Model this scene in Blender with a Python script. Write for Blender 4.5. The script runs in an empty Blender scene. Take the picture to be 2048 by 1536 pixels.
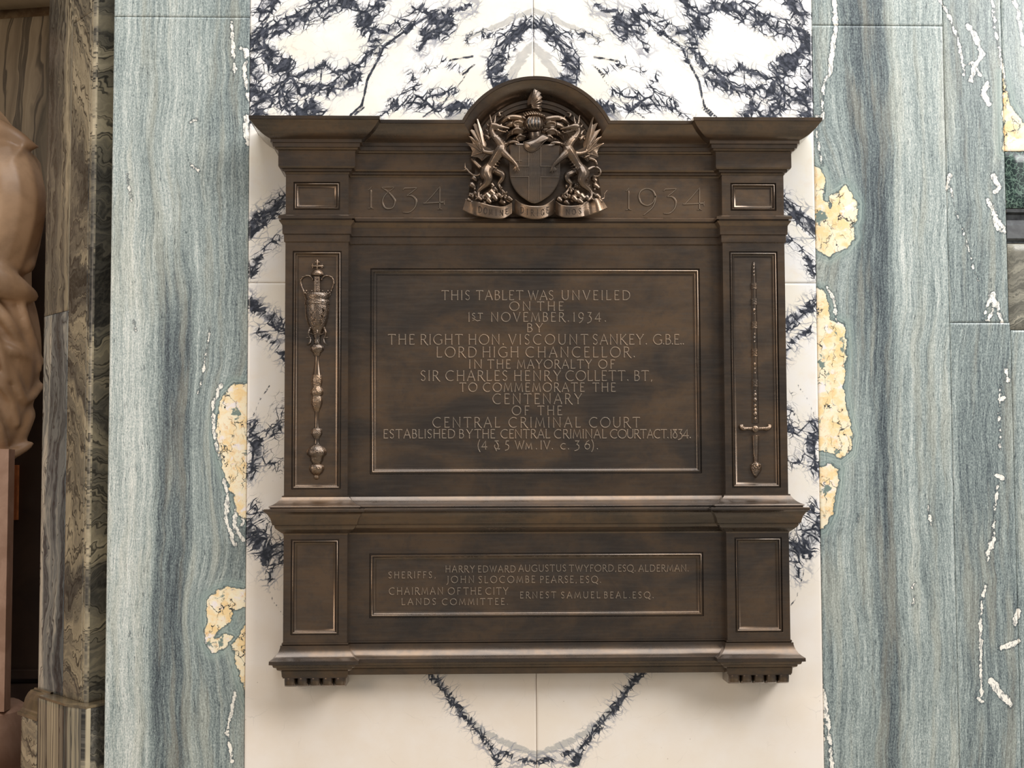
import bpy, bmesh, math, random
import numpy as np
from math import sin, cos, pi, radians, sqrt, atan2
from mathutils import Matrix, Vector

random.seed(7)
sc = bpy.context.scene
COL = sc.collection

# ------------------------------------------------------------------ camera
YAW, PITCH, ROLL = 0.0302894, 0.0658366, -0.0034852
CAM = np.array([-0.18134, -4.0, 1.6])
FPX = 3070.0
_F = np.array([sin(YAW)*cos(PITCH), cos(YAW)*cos(PITCH), sin(PITCH)])
_R0 = np.array([cos(YAW), -sin(YAW), 0.0])
_U0 = np.cross(_R0, _F)
_R = _R0*cos(ROLL) + _U0*sin(ROLL)
_U = -_R0*sin(ROLL) + _U0*cos(ROLL)
cd = bpy.data.cameras.new('camera')
cam = bpy.data.objects.new('camera', cd)
COL.objects.link(cam)
M = Matrix(((_R[0], _U[0], -_F[0], CAM[0]), (_R[1], _U[1], -_F[1], CAM[1]), (_R[2], _U[2], -_F[2], CAM[2]), (0, 0, 0, 1)))
cam.matrix_world = M
cd.sensor_width = 36.0
cd.lens = FPX/2048.0*36.0
cd.clip_start = 0.05
sc.camera = cam

# ------------------------------------------------------------------ world, lights, exposure
w = bpy.data.worlds.new('world'); sc.world = w; w.use_nodes = True
bg = w.node_tree.nodes['Background']
bg.inputs[0].default_value = (0.97, 0.98, 1.0, 1)
bg.inputs[1].default_value = 0.30

def area(name, loc, target, size, power, color, size_y=None):
    ld = bpy.data.lights.new(name, 'AREA'); ld.energy = power; ld.color = color
    ld.shape = 'RECTANGLE'; ld.size = size; ld.size_y = size_y or size
    o = bpy.data.objects.new(name, ld); COL.objects.link(o)
    o.location = loc
    o.rotation_euler = (Vector(target)-Vector(loc)).to_track_quat('-Z', 'Y').to_euler()
    return o
area('window_light', (3.6, -3.6, 4.8), (0.1, 0, 1.8), 2.4, 265, (1.0, 0.985, 0.965))
area('skylight', (0.5, -1.9, 6.2), (0.2, -0.9, 1.5), 4.4, 290, (0.98, 0.99, 1.0))
area('warm_fill', (-2.8, -3.4, 2.2), (-0.6, 0, 1.2), 1.2, 34, (1.0, 0.82, 0.64))  # warm fill from the left, an unseen source with no fixture
sc.view_settings.view_transform = 'Standard'
sc.view_settings.look = 'None'
sc.view_settings.gamma = 1.0
sc.view_settings.exposure = 0.0
sc.view_settings.use_curve_mapping = False

# ------------------------------------------------------------------ survey helpers (point of the wall-parallel plane y=-d)
def W(u, v, d=0.0):
    D = _F*FPX + _R*(u-1024.0) + _U*(768.0-v)
    t = (-d-CAM[1])/D[1]
    return CAM + D*t
def Zs(v, d, u=1070.0): return float(W(u, v, d)[2])
def Pw(x, z, y=0.0):
    q0, q1, q2 = x-CAM[0], y-CAM[1], z-CAM[2]
    dz = q0*_F[0]+q1*_F[1]+q2*_F[2]
    return (1024+FPX*(q0*_R[0]+q1*_R[1]+q2*_R[2])/dz, 768-FPX*(q0*_U[0]+q1*_U[1]+q2*_U[2])/dz)

# ------------------------------------------------------------------ object helpers
ORG = {}
def finish(o, parent, label=None, cat=None, kind=None, group=None):
    if parent is not None: o.parent = parent
    if label: o['label'] = label
    if cat: o['category'] = cat
    if kind: o['kind'] = kind
    if group: o['group'] = group
    return o
def mesh_obj(name, verts, faces, mat, parent=None, smooth=None, **kw):
    v = np.asarray(verts, dtype=float).reshape(-1, 3)
    c = (v.min(0)+v.max(0))/2
    me = bpy.data.meshes.new(name)
    me.from_pydata((v-c).tolist(), [], [tuple(f) for f in faces])
    me.validate()
    if smooth is not None:
        me.shade_smooth()
        if smooth > 0: me.set_sharp_from_angle(angle=radians(smooth))
    if mat: me.materials.append(mat)
    o = bpy.data.objects.new(name, me); COL.objects.link(o)
    p = ORG.get(parent.name, np.zeros(3)) if parent is not None else np.zeros(3)
    o.location = (c-p).tolist(); ORG[o.name] = c
    return finish(o, parent, **kw)
def empty(name, loc, parent=None, **kw):
    o = bpy.data.objects.new(name, None); COL.objects.link(o)
    o.empty_display_size = 0.05
    p = ORG.get(parent.name, np.zeros(3)) if parent is not None else np.zeros(3)
    o.location = (np.array(loc, float)-p).tolist(); ORG[o.name] = np.array(loc, float)
    return finish(o, parent, **kw)
def recalc(o):
    bm = bmesh.new(); bm.from_mesh(o.data); bmesh.ops.recalc_face_normals(bm, faces=bm.faces); bm.to_mesh(o.data); bm.free()
    return o
class MB:
    def __init__(s): s.v = []; s.f = []
    def add(s, v, f):
        n = len(s.v); s.v += [tuple(map(float, p)) for p in v]; s.f += [tuple(i+n for i in q) for q in f]
    def box(s, x0, x1, y0, y1, z0, z1):
        s.add([(x0,y0,z0),(x1,y0,z0),(x1,y1,z0),(x0,y1,z0),(x0,y0,z1),(x1,y0,z1),(x1,y1,z1),(x0,y1,z1)],
              [(0,3,2,1),(4,5,6,7),(0,1,5,4),(1,2,6,5),(2,3,7,6),(3,0,4,7)])
    def obj(s, name, mat, parent=None, smooth=None, fix=False, **kw):
        o = mesh_obj(name, s.v, s.f, mat, parent, smooth, **kw)
        return recalc(o) if fix else o

# ------------------------------------------------------------------ material helpers
class NT:
    def __init__(s, name):
        s.m = bpy.data.materials.new(name); s.m.use_nodes = True
        s.t = s.m.node_tree; s.b = s.t.nodes['Principled BSDF']
    def lk(s, a, b):
        if hasattr(a, 'is_output'): s.t.links.new(a, b)
        elif a is not None: b.default_value = a
    def math(s, op, a, b=None, c=None, clamp=False):
        n = s.t.nodes.new('ShaderNodeMath'); n.operation = op; n.use_clamp = clamp
        for i, x in enumerate((a, b, c)):
            if x is not None: s.lk(x, n.inputs[i])
        return n.outputs[0]
    def vmath(s, op, a, b=None, scale=None):
        n = s.t.nodes.new('ShaderNodeVectorMath'); n.operation = op
        s.lk(a, n.inputs[0])
        if b is not None: s.lk(b, n.inputs[1])
        if scale is not None: s.lk(scale, n.inputs['Scale'])
        return n.outputs[0]
    def noise(s, vec, scale, detail=4, rough=0.55, dist=0.0, col=False):
        n = s.t.nodes.new('ShaderNodeTexNoise'); s.lk(vec, n.inputs['Vector'])
        n.inputs['Scale'].default_value = scale; n.inputs['Detail'].default_value = detail
        n.inputs['Roughness'].default_value = rough; n.inputs['Distortion'].default_value = dist
        return n.outputs['Color' if col else 'Fac']
    def voro(s, vec, scale, feature='DISTANCE_TO_EDGE', rnd=1.0):
        n = s.t.nodes.new('ShaderNodeTexVoronoi'); n.feature = feature; s.lk(vec, n.inputs['Vector'])
        n.inputs['Scale'].default_value = scale; n.inputs['Randomness'].default_value = rnd
        return n.outputs['Color'] if feature == 'COL' else n.outputs['Distance']
    def attr(s, name, out='Fac'):
        n = s.t.nodes.new('ShaderNodeAttribute'); n.attribute_name = name
        return n.outputs[out]
    def mapv(s, vec, scale=(1,1,1), rot=(0,0,0), loc=(0,0,0)):
        n = s.t.nodes.new('ShaderNodeMapping'); s.lk(vec, n.inputs[0])
        n.inputs['Scale'].default_value = scale; n.inputs['Rotation'].default_value = rot; n.inputs['Location'].default_value = loc
        return n.outputs[0]
    def mix(s, fac, a, b, mode='MIX'):
        n = s.t.nodes.new('ShaderNodeMix'); n.data_type = 'RGBA'; n.blend_type = mode
        s.lk(fac, n.inputs[0])
        for x, i in ((a, 6), (b, 7)):
            if isinstance(x, tuple): x = (x[0], x[1], x[2], 1)
            s.lk(x, n.inputs[i])
        return n.outputs[2]
    def ramp(s, fac, stops, interp='LINEAR'):
        n = s.t.nodes.new('ShaderNodeValToRGB'); n.color_ramp.interpolation = interp
        e = n.color_ramp.elements
        while len(e) < len(stops): e.new(0.5)
        for i, (p, c) in enumerate(stops):
            e[i].position = p; e[i].color = (c[0], c[1], c[2], 1) if isinstance(c, tuple) else (c, c, c, 1)
        s.lk(fac, n.inputs[0]); return n.outputs[0]
    def sstep(s, x, a, b):     # maps x from a..b to 0..1 (clamped, smooth)
        n = s.t.nodes.new('ShaderNodeMapRange'); n.interpolation_type = 'SMOOTHSTEP'
        s.lk(x, n.inputs[0]); n.inputs[1].default_value = a; n.inputs[2].default_value = b
        n.inputs[3].default_value = 0; n.inputs[4].default_value = 1
        return n.outputs[0]
    def bump(s, h, strength=0.2, dist=0.001):
        n = s.t.nodes.new('ShaderNodeBump'); n.inputs['Strength'].default_value = strength; n.inputs['Distance'].default_value = dist
        s.lk(h, n.inputs['Height']); s.t.links.new(n.outputs[0], s.b.inputs['Normal'])
    def pos(s):
        n = s.t.nodes.new('ShaderNodeNewGeometry'); return n.outputs['Position']
    def set(s, **k):
        names = dict(base='Base Color', rough='Roughness', metal='Metallic', spec='Specular IOR Level', coat='Coat Weight')
        for a, v in k.items():
            i = s.b.inputs[names[a]]
            if isinstance(v, tuple): v = (v[0], v[1], v[2], 1)
            s.lk(v, i)
        return s.m
def lin(r, g, b):
    f = lambda c: (c/255/12.92) if c <= 10 else ((c/255+0.055)/1.055)**2.4
    return (f(r), f(g), f(b))

def bronze(name, tint=1.0, metal=0.9, rough=0.29, engrave=0.0, wash=None):
    n = NT(name); p = n.pos()
    a = n.noise(n.mapv(p, (1.0, 1.0, 1.6)), 5.0, 5, 0.6, 0.4)
    b = n.noise(n.mapv(p, (3, 3, 40)), 4.0, 3, 0.6)
    c = n.noise(p, 60.0, 4, 0.6)
    base = n.mix(n.sstep(a, 0.33, 0.68), tuple(tint*x for x in (0.070, 0.053, 0.041)), tuple(tint*x for x in (0.152, 0.094, 0.053)))
    base = n.mix(n.math('MULTIPLY', n.sstep(c, 0.45, 0.7), 0.35), base, tuple(tint*x for x in (0.055, 0.048, 0.043)))
    base = n.mix(n.math('MULTIPLY', n.sstep(b, 0.4, 0.7), 0.25), base, tuple(tint*x for x in (0.15, 0.118, 0.09)))
    if wash: base = n.mix(wash[0], base, wash[1])
    r = n.math('ADD', n.math('MULTIPLY', a, 0.16), n.math('ADD', n.math('MULTIPLY', c, 0.10), rough-0.13))
    n.set(base=base, metal=metal, rough=r, coat=0.6)
    n.b.inputs['Coat Roughness'].default_value = 0.18
    if engrave > 0:
        v = n.voro(p, 330.0, 'F1'); c2 = n.noise(p, 420.0, 3, 0.6)
        n.bump(n.math('ADD', v, c2), engrave, 0.0012)
    else:
        n.bump(n.noise(p, 220.0, 3, 0.6), 0.06, 0.0006)
    return n.m
BR = bronze('bronze_patina')
BRF = bronze('bronze_field', 1.05, 0.88, 0.33)
BRL = bronze('bronze_lettering', 5.2, 0.85, 0.30, 0.0, (0.7, (0.58, 0.50, 0.40)))
BRN = bronze('bronze_numerals', 2.2, 0.88, 0.32, 0.0, (0.6, (0.25, 0.205, 0.155)))
BRR = bronze('bronze_relief', 1.35, 0.92, 0.36, 0.12)
BRE = bronze('bronze_engraved', 1.7, 0.92, 0.26, 0.6)
BRD = bronze('bronze_recess_shade', 0.25, 0.5, 0.6)  # darkened bronze, paints the shade of slots and cut letters

# ------------------------------------------------------------------ stone materials
def white_marble():
    n = NT('cream_veined_marble')
    mc = n.attr('mc', 'Vector')
    dens = n.attr('dens'); grey = n.attr('grey'); line = n.attr('line'); warm = n.attr('warm')
    w1 = n.vmath('SCALE', n.vmath('SUBTRACT', n.noise(mc, 1.9, 3, 0.55, 0, True), (0.5, 0.5, 0.5)), scale=0.25)
    w2 = n.vmath('SCALE', n.vmath('SUBTRACT', n.noise(mc, 8.0, 3, 0.6, 0, True), (0.5, 0.5, 0.5)), scale=0.045)
    wc = n.vmath('ADD', n.vmath('ADD', mc, w1), w2)
    st = n.mapv(wc, (1.0, 0.52, 1), (0, 0, radians(-38)))
    st = n.mapv(n.mapv(wc, rot=(0, 0, radians(40))), (0.62, 1.15, 1))
    wide = n.attr('wide')
    e0 = n.voro(n.mapv(st, loc=(4, 4, 0)), 2.5); e1 = n.voro(st, 4.6); e2 = n.voro(wc, 9.5)
    nz = n.noise(st, 4.2, 4, 0.6, 0.2); nf = n.noise(st, 14.0, 4, 0.6)
    def ridge(vec, sc, det, k, soft):
        return n.sstep(n.math('SUBTRACT', k, n.math('ABSOLUTE', n.math('SUBTRACT', n.noise(vec, sc, det, 0.45, 0.0), 0.5))), -soft, soft)
    d = n.math('ADD', dens, n.math('MULTIPLY', n.math('SUBTRACT', n.noise(wc, 3.4, 4, 0.55), 0.5), n.math('MULTIPLY', n.sstep(dens, 0.02, 0.4), 1.7)))
    d = n.math('MAXIMUM', n.math('MINIMUM', d, 1.25), 0.0)
    m1 = n.sstep(n.math('SUBTRACT', n.math('MULTIPLY', n.math('SUBTRACT', d, 0.05), 0.105), e1), -0.010, 0.018)
    m0 = n.sstep(n.math('SUBTRACT', n.math('MULTIPLY', n.math('SUBTRACT', d, 0.10), 0.085), e0), -0.006, 0.012)
    m1 = n.math('MAXIMUM', m0, m1)
    m2 = n.math('MULTIPLY', n.sstep(n.math('SUBTRACT', n.math('MULTIPLY', n.math('SUBTRACT', d, 0.42), 0.22), e2), -0.02, 0.05), 0.8)
    r1 = ridge(n.mapv(st, (1.3, 1.0, 1)), 3.0, 3, n.math('MULTIPLY', d, 0.028), 0.010)
    r2 = ridge(n.mapv(st, loc=(7, 3, 0)), 6.5, 2, n.math('MULTIPLY', n.math('SUBTRACT', d, 0.15), 0.040), 0.016)
    m3 = n.math('MAXIMUM', n.math('MULTIPLY', r1, n.sstep(d, 0.05, 0.3)), n.math('MULTIPLY', r2, n.math('MULTIPLY', 0.85, n.sstep(d, 0.2, 0.4))))
    fill = n.sstep(n.math('ADD', n.math('MULTIPLY', nz, 1.5), n.math('MULTIPLY', d, 0.42)), 1.10, 1.34)
    fillm = n.math('MULTIPLY', fill, n.sstep(d, 0.25, 0.6))
    lw = n.math('ADD', line, n.math('MULTIPLY', n.math('SUBTRACT', n.noise(mc, 7.0, 4, 0.6), 0.5), 4.5))
    ml = n.sstep(n.math('MULTIPLY', lw, -1.0), -0.8, 0.8)
    dark = n.math('MAXIMUM', n.math('MAXIMUM', m1, n.math('MULTIPLY', m2, 0.85)), n.math('MAXIMUM', m3, ml))
    # base stone
    b1 = n.noise(mc, 0.9, 4, 0.55); b2 = n.noise(wc, 3.0, 4, 0.6)
    base = n.mix(n.sstep(b1, 0.36, 0.62), (0.83, 0.80, 0.765), (0.84, 0.78, 0.67))
    base = n.mix(n.math('MULTIPLY', n.sstep(b2, 0.5, 0.75), 0.45), base, (0.80, 0.69, 0.56))
    base = n.mix(n.math('MULTIPLY', n.sstep(d, 0.12, 0.5), 0.85), base, (0.86, 0.845, 0.845))
    pn = n.mix(n.sstep(n.noise(mc, 1.2, 4, 0.55), 0.3, 0.72), (0.82, 0.715, 0.605), (0.85, 0.765, 0.68))
    base = n.mix(warm, base, pn)
    # fine hairlines and pits
    hair = n.sstep(n.math('MULTIPLY', n.voro(wc, 1.6), -1.0), -0.012, 0.0)
    hm = n.math('MULTIPLY', hair, n.math('MULTIPLY', n.sstep(n.noise(mc, 1.5, 2, 0.5), 0.5, 0.7), 0.35))
    base = n.mix(hm, base, (0.45, 0.40, 0.36))
    pit = n.sstep(n.math('MULTIPLY', n.voro(mc, 4.0, 'F1'), -1.0), -0.06, -0.03)
    base = n.mix(n.math('MULTIPLY', pit, n.math('MULTIPLY', n.sstep(n.noise(mc, 3.0, 2, 0.5), 0.5, 0.6), 0.6)), base, (0.36, 0.27, 0.20))
    gm = n.math('MULTIPLY', n.sstep(n.math('ADD', n.math('MULTIPLY', d, 0.75), n.math('MULTIPLY', n.noise(n.mapv(st, (1, 1.6, 1), loc=(3, 1, 0)), 5.5, 4, 0.6), 1.2)), 0.92, 1.25), 0.78)
    gcol = n.mix(n.noise(st, 9.0, 3), (0.36, 0.37, 0.42), (0.62, 0.60, 0.58))
    base = n.mix(gm, base, gcol)
    base = n.mix(n.math('MULTIPLY', fillm, 0.92), base, n.mix(n.sstep(n.noise(n.mapv(st, (1, 2.2, 1)), 9.0, 4, 0.6), 0.36, 0.66), (0.035, 0.042, 0.062), (0.27, 0.28, 0.33)))
    gw = n.math('ADD', grey, n.math('MULTIPLY', n.math('SUBTRACT', n.noise(st, 5.0, 5, 0.65), 0.5), 2.6))
    gw = n.math('MULTIPLY', n.math('MULTIPLY', n.sstep(gw, 0.42, 0.70), 0.85), n.sstep(grey, 0.0, 0.3))
    base = n.mix(gw, base, n.mix(n.noise(st, 8.0, 4), (0.34, 0.34, 0.33), (0.60, 0.56, 0.50)))
    fw = n.math('MULTIPLY', ridge(n.mapv(st, (1.0, 1.3, 1), loc=(2, 9, 0)), 2.4, 4, n.math('MULTIPLY', wide, 0.013), 0.010), n.math('MULTIPLY', n.sstep(wide, 0.15, 0.6), 0.75))
    base = n.mix(fw, base, (0.30, 0.30, 0.34))
    vw = n.math('MULTIPLY', n.sstep(n.math('SUBTRACT', n.math('MULTIPLY', wide, 0.045), n.math('MINIMUM', e1, n.math('MULTIPLY', e0, 0.8))), -0.008, 0.012), n.math('MULTIPLY', n.sstep(n.math('ADD', wide, n.math('SUBTRACT', n.noise(mc, 2.6, 3, 0.6), 0.5)), 0.28, 0.62), 0.62))
    base = n.mix(vw, base, (0.20, 0.21, 0.26))
    gh = n.math('MULTIPLY', n.sstep(n.math('ADD', n.math('MULTIPLY', wide, 0.5), n.noise(n.mapv(st, (1, 1.7, 1), loc=(8, 2, 0)), 3.2, 5, 0.6)), 0.80, 1.05), 0.5)
    base = n.mix(gh, base, (0.50, 0.49, 0.49))
    dk = n.mix(n.sstep(nf, 0.4, 0.7), (0.022, 0.025, 0.034), (0.085, 0.090, 0.112))
    col = n.mix(dark, base, dk)
    n.set(base=col, rough=0.22, spec=0.4)
    return n.m
WM = white_marble()

def green_marble(name='green_streaked_marble'):
    n = NT(name)
    sv = n.attr('flow', 'Vector'); mc = n.attr('mc', 'Vector')
    tone = n.attr('tone'); blob = n.attr('blob'); wst = n.attr('streak')
    w1 = n.vmath('SCALE', n.vmath('SUBTRACT', n.noise(mc, 0.9, 2, 0.5, 0, True), (0.5, 0.5, 0.5)), scale=0.22)
    f = n.vmath('ADD', sv, w1)
    a = n.noise(n.mapv(f, (9.0, 0.32, 1)), 1.0, 5, 0.62)
    b = n.noise(n.mapv(f, (30.0, 1.1, 1)), 1.0, 4, 0.65)
    c = n.noise(n.mapv(f, (66.0, 7.0, 1)), 1.0, 3, 0.7)
    l = n.noise(n.mapv(f, (4.0, 0.3, 1)), 1.0, 3, 0.5)
    t = n.math('ADD', n.math('MULTIPLY_ADD', n.math('SUBTRACT', tone, 0.47), 1.22, 0.475), n.math('MULTIPLY', n.math('SUBTRACT', a, 0.5), 0.75))
    t = n.math('ADD', t, n.math('MULTIPLY', n.math('SUBTRACT', b, 0.5), 0.70))
    t = n.math('ADD', t, n.math('MULTIPLY', n.math('SUBTRACT', c, 0.5), 0.75))
    c2 = n.noise(n.mapv(f, (44.0, 24.0, 1), loc=(1, 5, 0)), 1.0, 2, 0.7)
    t = n.math('ADD', t, n.math('MULTIPLY', n.math('SUBTRACT', c2, 0.5), 0.85))
    col = n.ramp(t, [(0.0, lin(52, 57, 62)), (0.22, lin(90, 98, 101)), (0.42, lin(126, 136, 134)), (0.6, lin(158, 167, 163)), (0.8, lin(196, 200, 194)), (1.0, lin(226, 225, 217))])
    warmf = n.math('MULTIPLY', n.sstep(l, 0.48, 0.66), 0.35)
    col = n.mix(warmf, col, n.mix(0.6, col, lin(196, 188, 165)))
    # dark short dashes
    dsh = n.noise(n.mapv(f, (44.0, 4.0, 1), loc=(3, 7, 0)), 1.0, 2, 0.6)
    col = n.mix(n.math('MULTIPLY', n.sstep(dsh, 0.63, 0.70), 0.75), col, lin(38, 48, 56))
    # flow lines close round the inclusions
    ring = n.noise(n.mapv(n.vmath('ADD', n.vmath('SCALE', (1, 0, 0), scale=n.math('MULTIPLY', blob, 0.01)), n.vmath('SCALE', mc, scale=0.16)), (26, 1.6, 1)), 1.0, 4, 0.65, 0.3)
    rc = n.ramp(ring, [(0.3, lin(96, 114, 112)), (0.5, lin(140, 156, 150)), (0.7, lin(196, 204, 190))])
    rm = n.math('MULTIPLY', n.sstep(n.math('MULTIPLY', blob, -1.0), -24.0, -6.0), 0.6)
    col = n.mix(rm, col, rc)
    # white streaks
    sw = n.math('ADD', wst, n.math('ADD', n.math('MULTIPLY', n.math('SUBTRACT', n.noise(mc, 7.0, 4, 0.65), 0.5), 19.0), 0.8))
    so = n.sstep(n.math('MULTIPLY', sw, -1.0), -3.0, -1.6)
    si = n.sstep(n.math('MULTIPLY', sw, -1.0), -0.8, 0.4)
    col = n.mix(n.math('MULTIPLY', so, 0.6), col, lin(50, 60, 66))
    col = n.mix(si, col, n.mix(n.sstep(n.noise(n.mapv(mc, (1.6, 0.6, 1)), 14.0, 4, 0.7, 0.8), 0.36, 0.52), lin(140, 140, 138), lin(244, 238, 226)))
    # inclusions
    bw = n.math('ADD', blob, n.math('MULTIPLY', n.math('SUBTRACT', n.noise(mc, 6.0, 5, 0.65), 0.5), 22.0))
    bo = n.sstep(n.math('MULTIPLY', bw, -1.0), -4.0, -2.0)
    bi = n.sstep(n.math('MULTIPLY', bw, -1.0), -1.0, 0.4)
    wv = n.vmath('ADD', mc, n.vmath('SCALE', n.vmath('SUBTRACT', n.noise(mc, 5.0, 3, 0.6, 0, True), (0.5, 0.5, 0.5)), scale=0.3))
    g1 = n.mix(n.sstep(n.noise(wv, 3.2, 4, 0.6), 0.42, 0.62), lin(240, 226, 196), lin(238, 207, 154))
    g1 = n.mix(n.math('MULTIPLY', n.sstep(n.noise(wv, 12.0, 5, 0.7, 0.5), 0.54, 0.68), 0.8), g1, lin(222, 174, 126))
    g1 = n.mix(n.math('MULTIPLY', n.sstep(n.noise(n.mapv(wv, loc=(5, 3, 0)), 3.0, 3, 0.6), 0.56, 0.66), 0.9), g1, lin(236, 226, 224))
    vn = n.voro(n.mapv(wv, (1.5, 0.55, 1)), 3.6)
    g1 = n.mix(n.math('MULTIPLY', n.sstep(n.math('MULTIPLY', vn, -1.0), -0.035, -0.012), n.sstep(n.noise(mc, 3.0, 2), 0.45, 0.56)), g1, lin(60, 62, 60))
    gp = n.sstep(n.noise(n.mapv(wv, (1, 0.6, 1), loc=(9, 1, 0)), 3.4, 4, 0.6), 0.60, 0.66)
    g1 = n.mix(gp, g1, lin(118, 132, 124))
    col = n.mix(n.math('MULTIPLY', bo, 0.7), col, lin(66, 76, 76))
    col = n.mix(bi, col, g1)
    n.set(base=col, rough=0.22, spec=0.4)
    return n.m
GM = green_marble()

def banded_marble(name, cols, sscale=1.0, gain=1.0, rough=0.25):
    n = NT(name)
    f = n.attr('flow', 'Vector'); tone = n.attr('tone')
    w1 = n.vmath('SCALE', n.vmath('SUBTRACT', n.noise(f, 1.5, 4, 0.6, 0, True), (0.5, 0.5, 0.5)), scale=0.55)
    w2 = n.vmath('SCALE', n.vmath('SUBTRACT', n.noise(f, 6.0, 3, 0.6, 0, True), (0.5, 0.5, 0.5)), scale=0.10)
    g = n.vmath('ADD', n.vmath('ADD', f, w1), w2)
    big = n.noise(n.mapv(g, (3.2*sscale, 0.35, 1)), 1.0, 3, 0.55)
    fine = n.noise(n.mapv(g, (17.0*sscale, 0.7, 1)), 1.0, 4, 0.62)
    tt = n.math('ADD', n.math('MULTIPLY', n.math('SUBTRACT', big, 0.5), 2.6), n.math('ADD', tone, n.math('MULTIPLY', n.math('SUBTRACT', fine, 0.5), 1.5)))
    col = n.ramp(tt, [(0.0, cols[0]), (0.25, cols[1]), (0.5, cols[2]), (0.75, cols[3]), (1.0, cols[4])])
    ln = n.noise(n.mapv(g, (11.0*sscale, 0.5, 1), loc=(4, 2, 0)), 1.0, 2, 0.5)
    lm = n.sstep(n.math('MULTIPLY', n.math('ABSOLUTE', n.math('SUBTRACT', ln, 0.5)), -1.0), -0.03, -0.008)
    col = n.mix(n.math('MULTIPLY', lm, 0.85), col, cols[0])
    sp = n.noise(f, 30.0, 3, 0.7)
    col = n.mix(n.math('MULTIPLY', n.sstep(sp, 0.35, 0.75), 0.25), col, cols[2])
    n.set(base=col, rough=rough, spec=0.4)
    return n.m
BMc = [lin(44, 42, 40), lin(90, 86, 79), lin(140, 131, 113), lin(178, 164, 137), lin(206, 190, 160)]
BMG = banded_marble('grey_white_banded_marble', [lin(48, 50, 54), lin(92, 96, 98), lin(140, 142, 138), lin(190, 184, 170), lin(226, 214, 194)])
BM = banded_marble('brown_banded_marble', BMc)
BM3 = banded_marble('grey_brown_marble', [lin(84, 82, 74), lin(106, 103, 93), lin(124, 120, 108), lin(138, 134, 120), lin(154, 148, 132)], 1.0)
BM2 = banded_marble('niche_tan_marble', [lin(66, 58, 48), lin(104, 92, 74), lin(130, 114, 92), lin(146, 130, 106), lin(160, 144, 118)], 0.6)

def simple_mat(name, c1, c2, scale=6.0, rough=0.5, metal=0.0, bump=0.1, bscale=80, dist=0.001):
    n = NT(name); p = n.pos()
    f = n.sstep(n.noise(p, scale, 5, 0.6, 0.4), 0.35, 0.65)
    n.set(base=n.mix(f, c1, c2), rough=rough, metal=metal)
    n.bump(n.noise(p, bscale, 4, 0.6), bump, dist)
    return n.m
MORTAR = simple_mat('tan_joint_mortar', lin(176, 148, 112), lin(140, 110, 78), 30, 0.8)
STATUE = simple_mat('brown_statue_stone', lin(176, 142, 110), lin(144, 114, 86), 7, 0.45, 0, 0.12, 60, 0.002)
PINK = simple_mat('pinkish_pedestal_stone', lin(176, 140, 118), lin(150, 114, 92), 9, 0.5)
ORNG = simple_mat('orange_marble', lin(190, 112, 62), lin(150, 84, 46), 40, 0.4)
VERDE_n = NT('dark_verde_marble')
_p = VERDE_n.pos(); _v = VERDE_n.voro(VERDE_n.vmath('ADD', _p, VERDE_n.vmath('SCALE', VERDE_n.noise(_p, 40, 3, 0.6, 0, True), scale=0.03)), 75.0); _n = VERDE_n.noise(_p, 70, 5, 0.7)
VERDE_n.set(base=VERDE_n.mix(VERDE_n.sstep(_n, 0.5, 0.7), VERDE_n.mix(VERDE_n.sstep(_v, 0.0, 0.10), lin(104, 126, 112), lin(34, 46, 44)), lin(62, 82, 72)), rough=0.2)
VERDE = VERDE_n.m
BLACKM = simple_mat('black_veined_marble', lin(30, 30, 32), lin(62, 64, 64), 30, 0.25)
FLOORM = simple_mat('grey_floor_stone', lin(176, 168, 150), lin(140, 134, 122), 2.0, 0.35)

# ------------------------------------------------------------------ field functions for the stone patterns
def seg_dist(U, V, pts):
    best = np.full(U.shape, 1e9)
    for (x0, y0), (x1, y1) in zip(pts[:-1], pts[1:]):
        dx, dy = x1-x0, y1-y0; L = dx*dx+dy*dy+1e-9
        t = np.clip(((U-x0)*dx+(V-y0)*dy)/L, 0, 1)
        best = np.minimum(best, np.hypot(U-x0-t*dx, V-y0-t*dy))
    return best
def poly_sd(U, V, pts):
    d = seg_dist(U, V, list(pts)+[pts[0]])
    ins = np.zeros(U.shape, bool); n = len(pts)
    for i in range(n):
        x0, y0 = pts[i]; x1, y1 = pts[(i+1) % n]
        c = ((y0 > V) != (y1 > V)) & (U < (x1-x0)*(V-y0)/((y1-y0) or 1e-9)+x0)
        ins ^= c
    return np.where(ins, -d, d)
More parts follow.
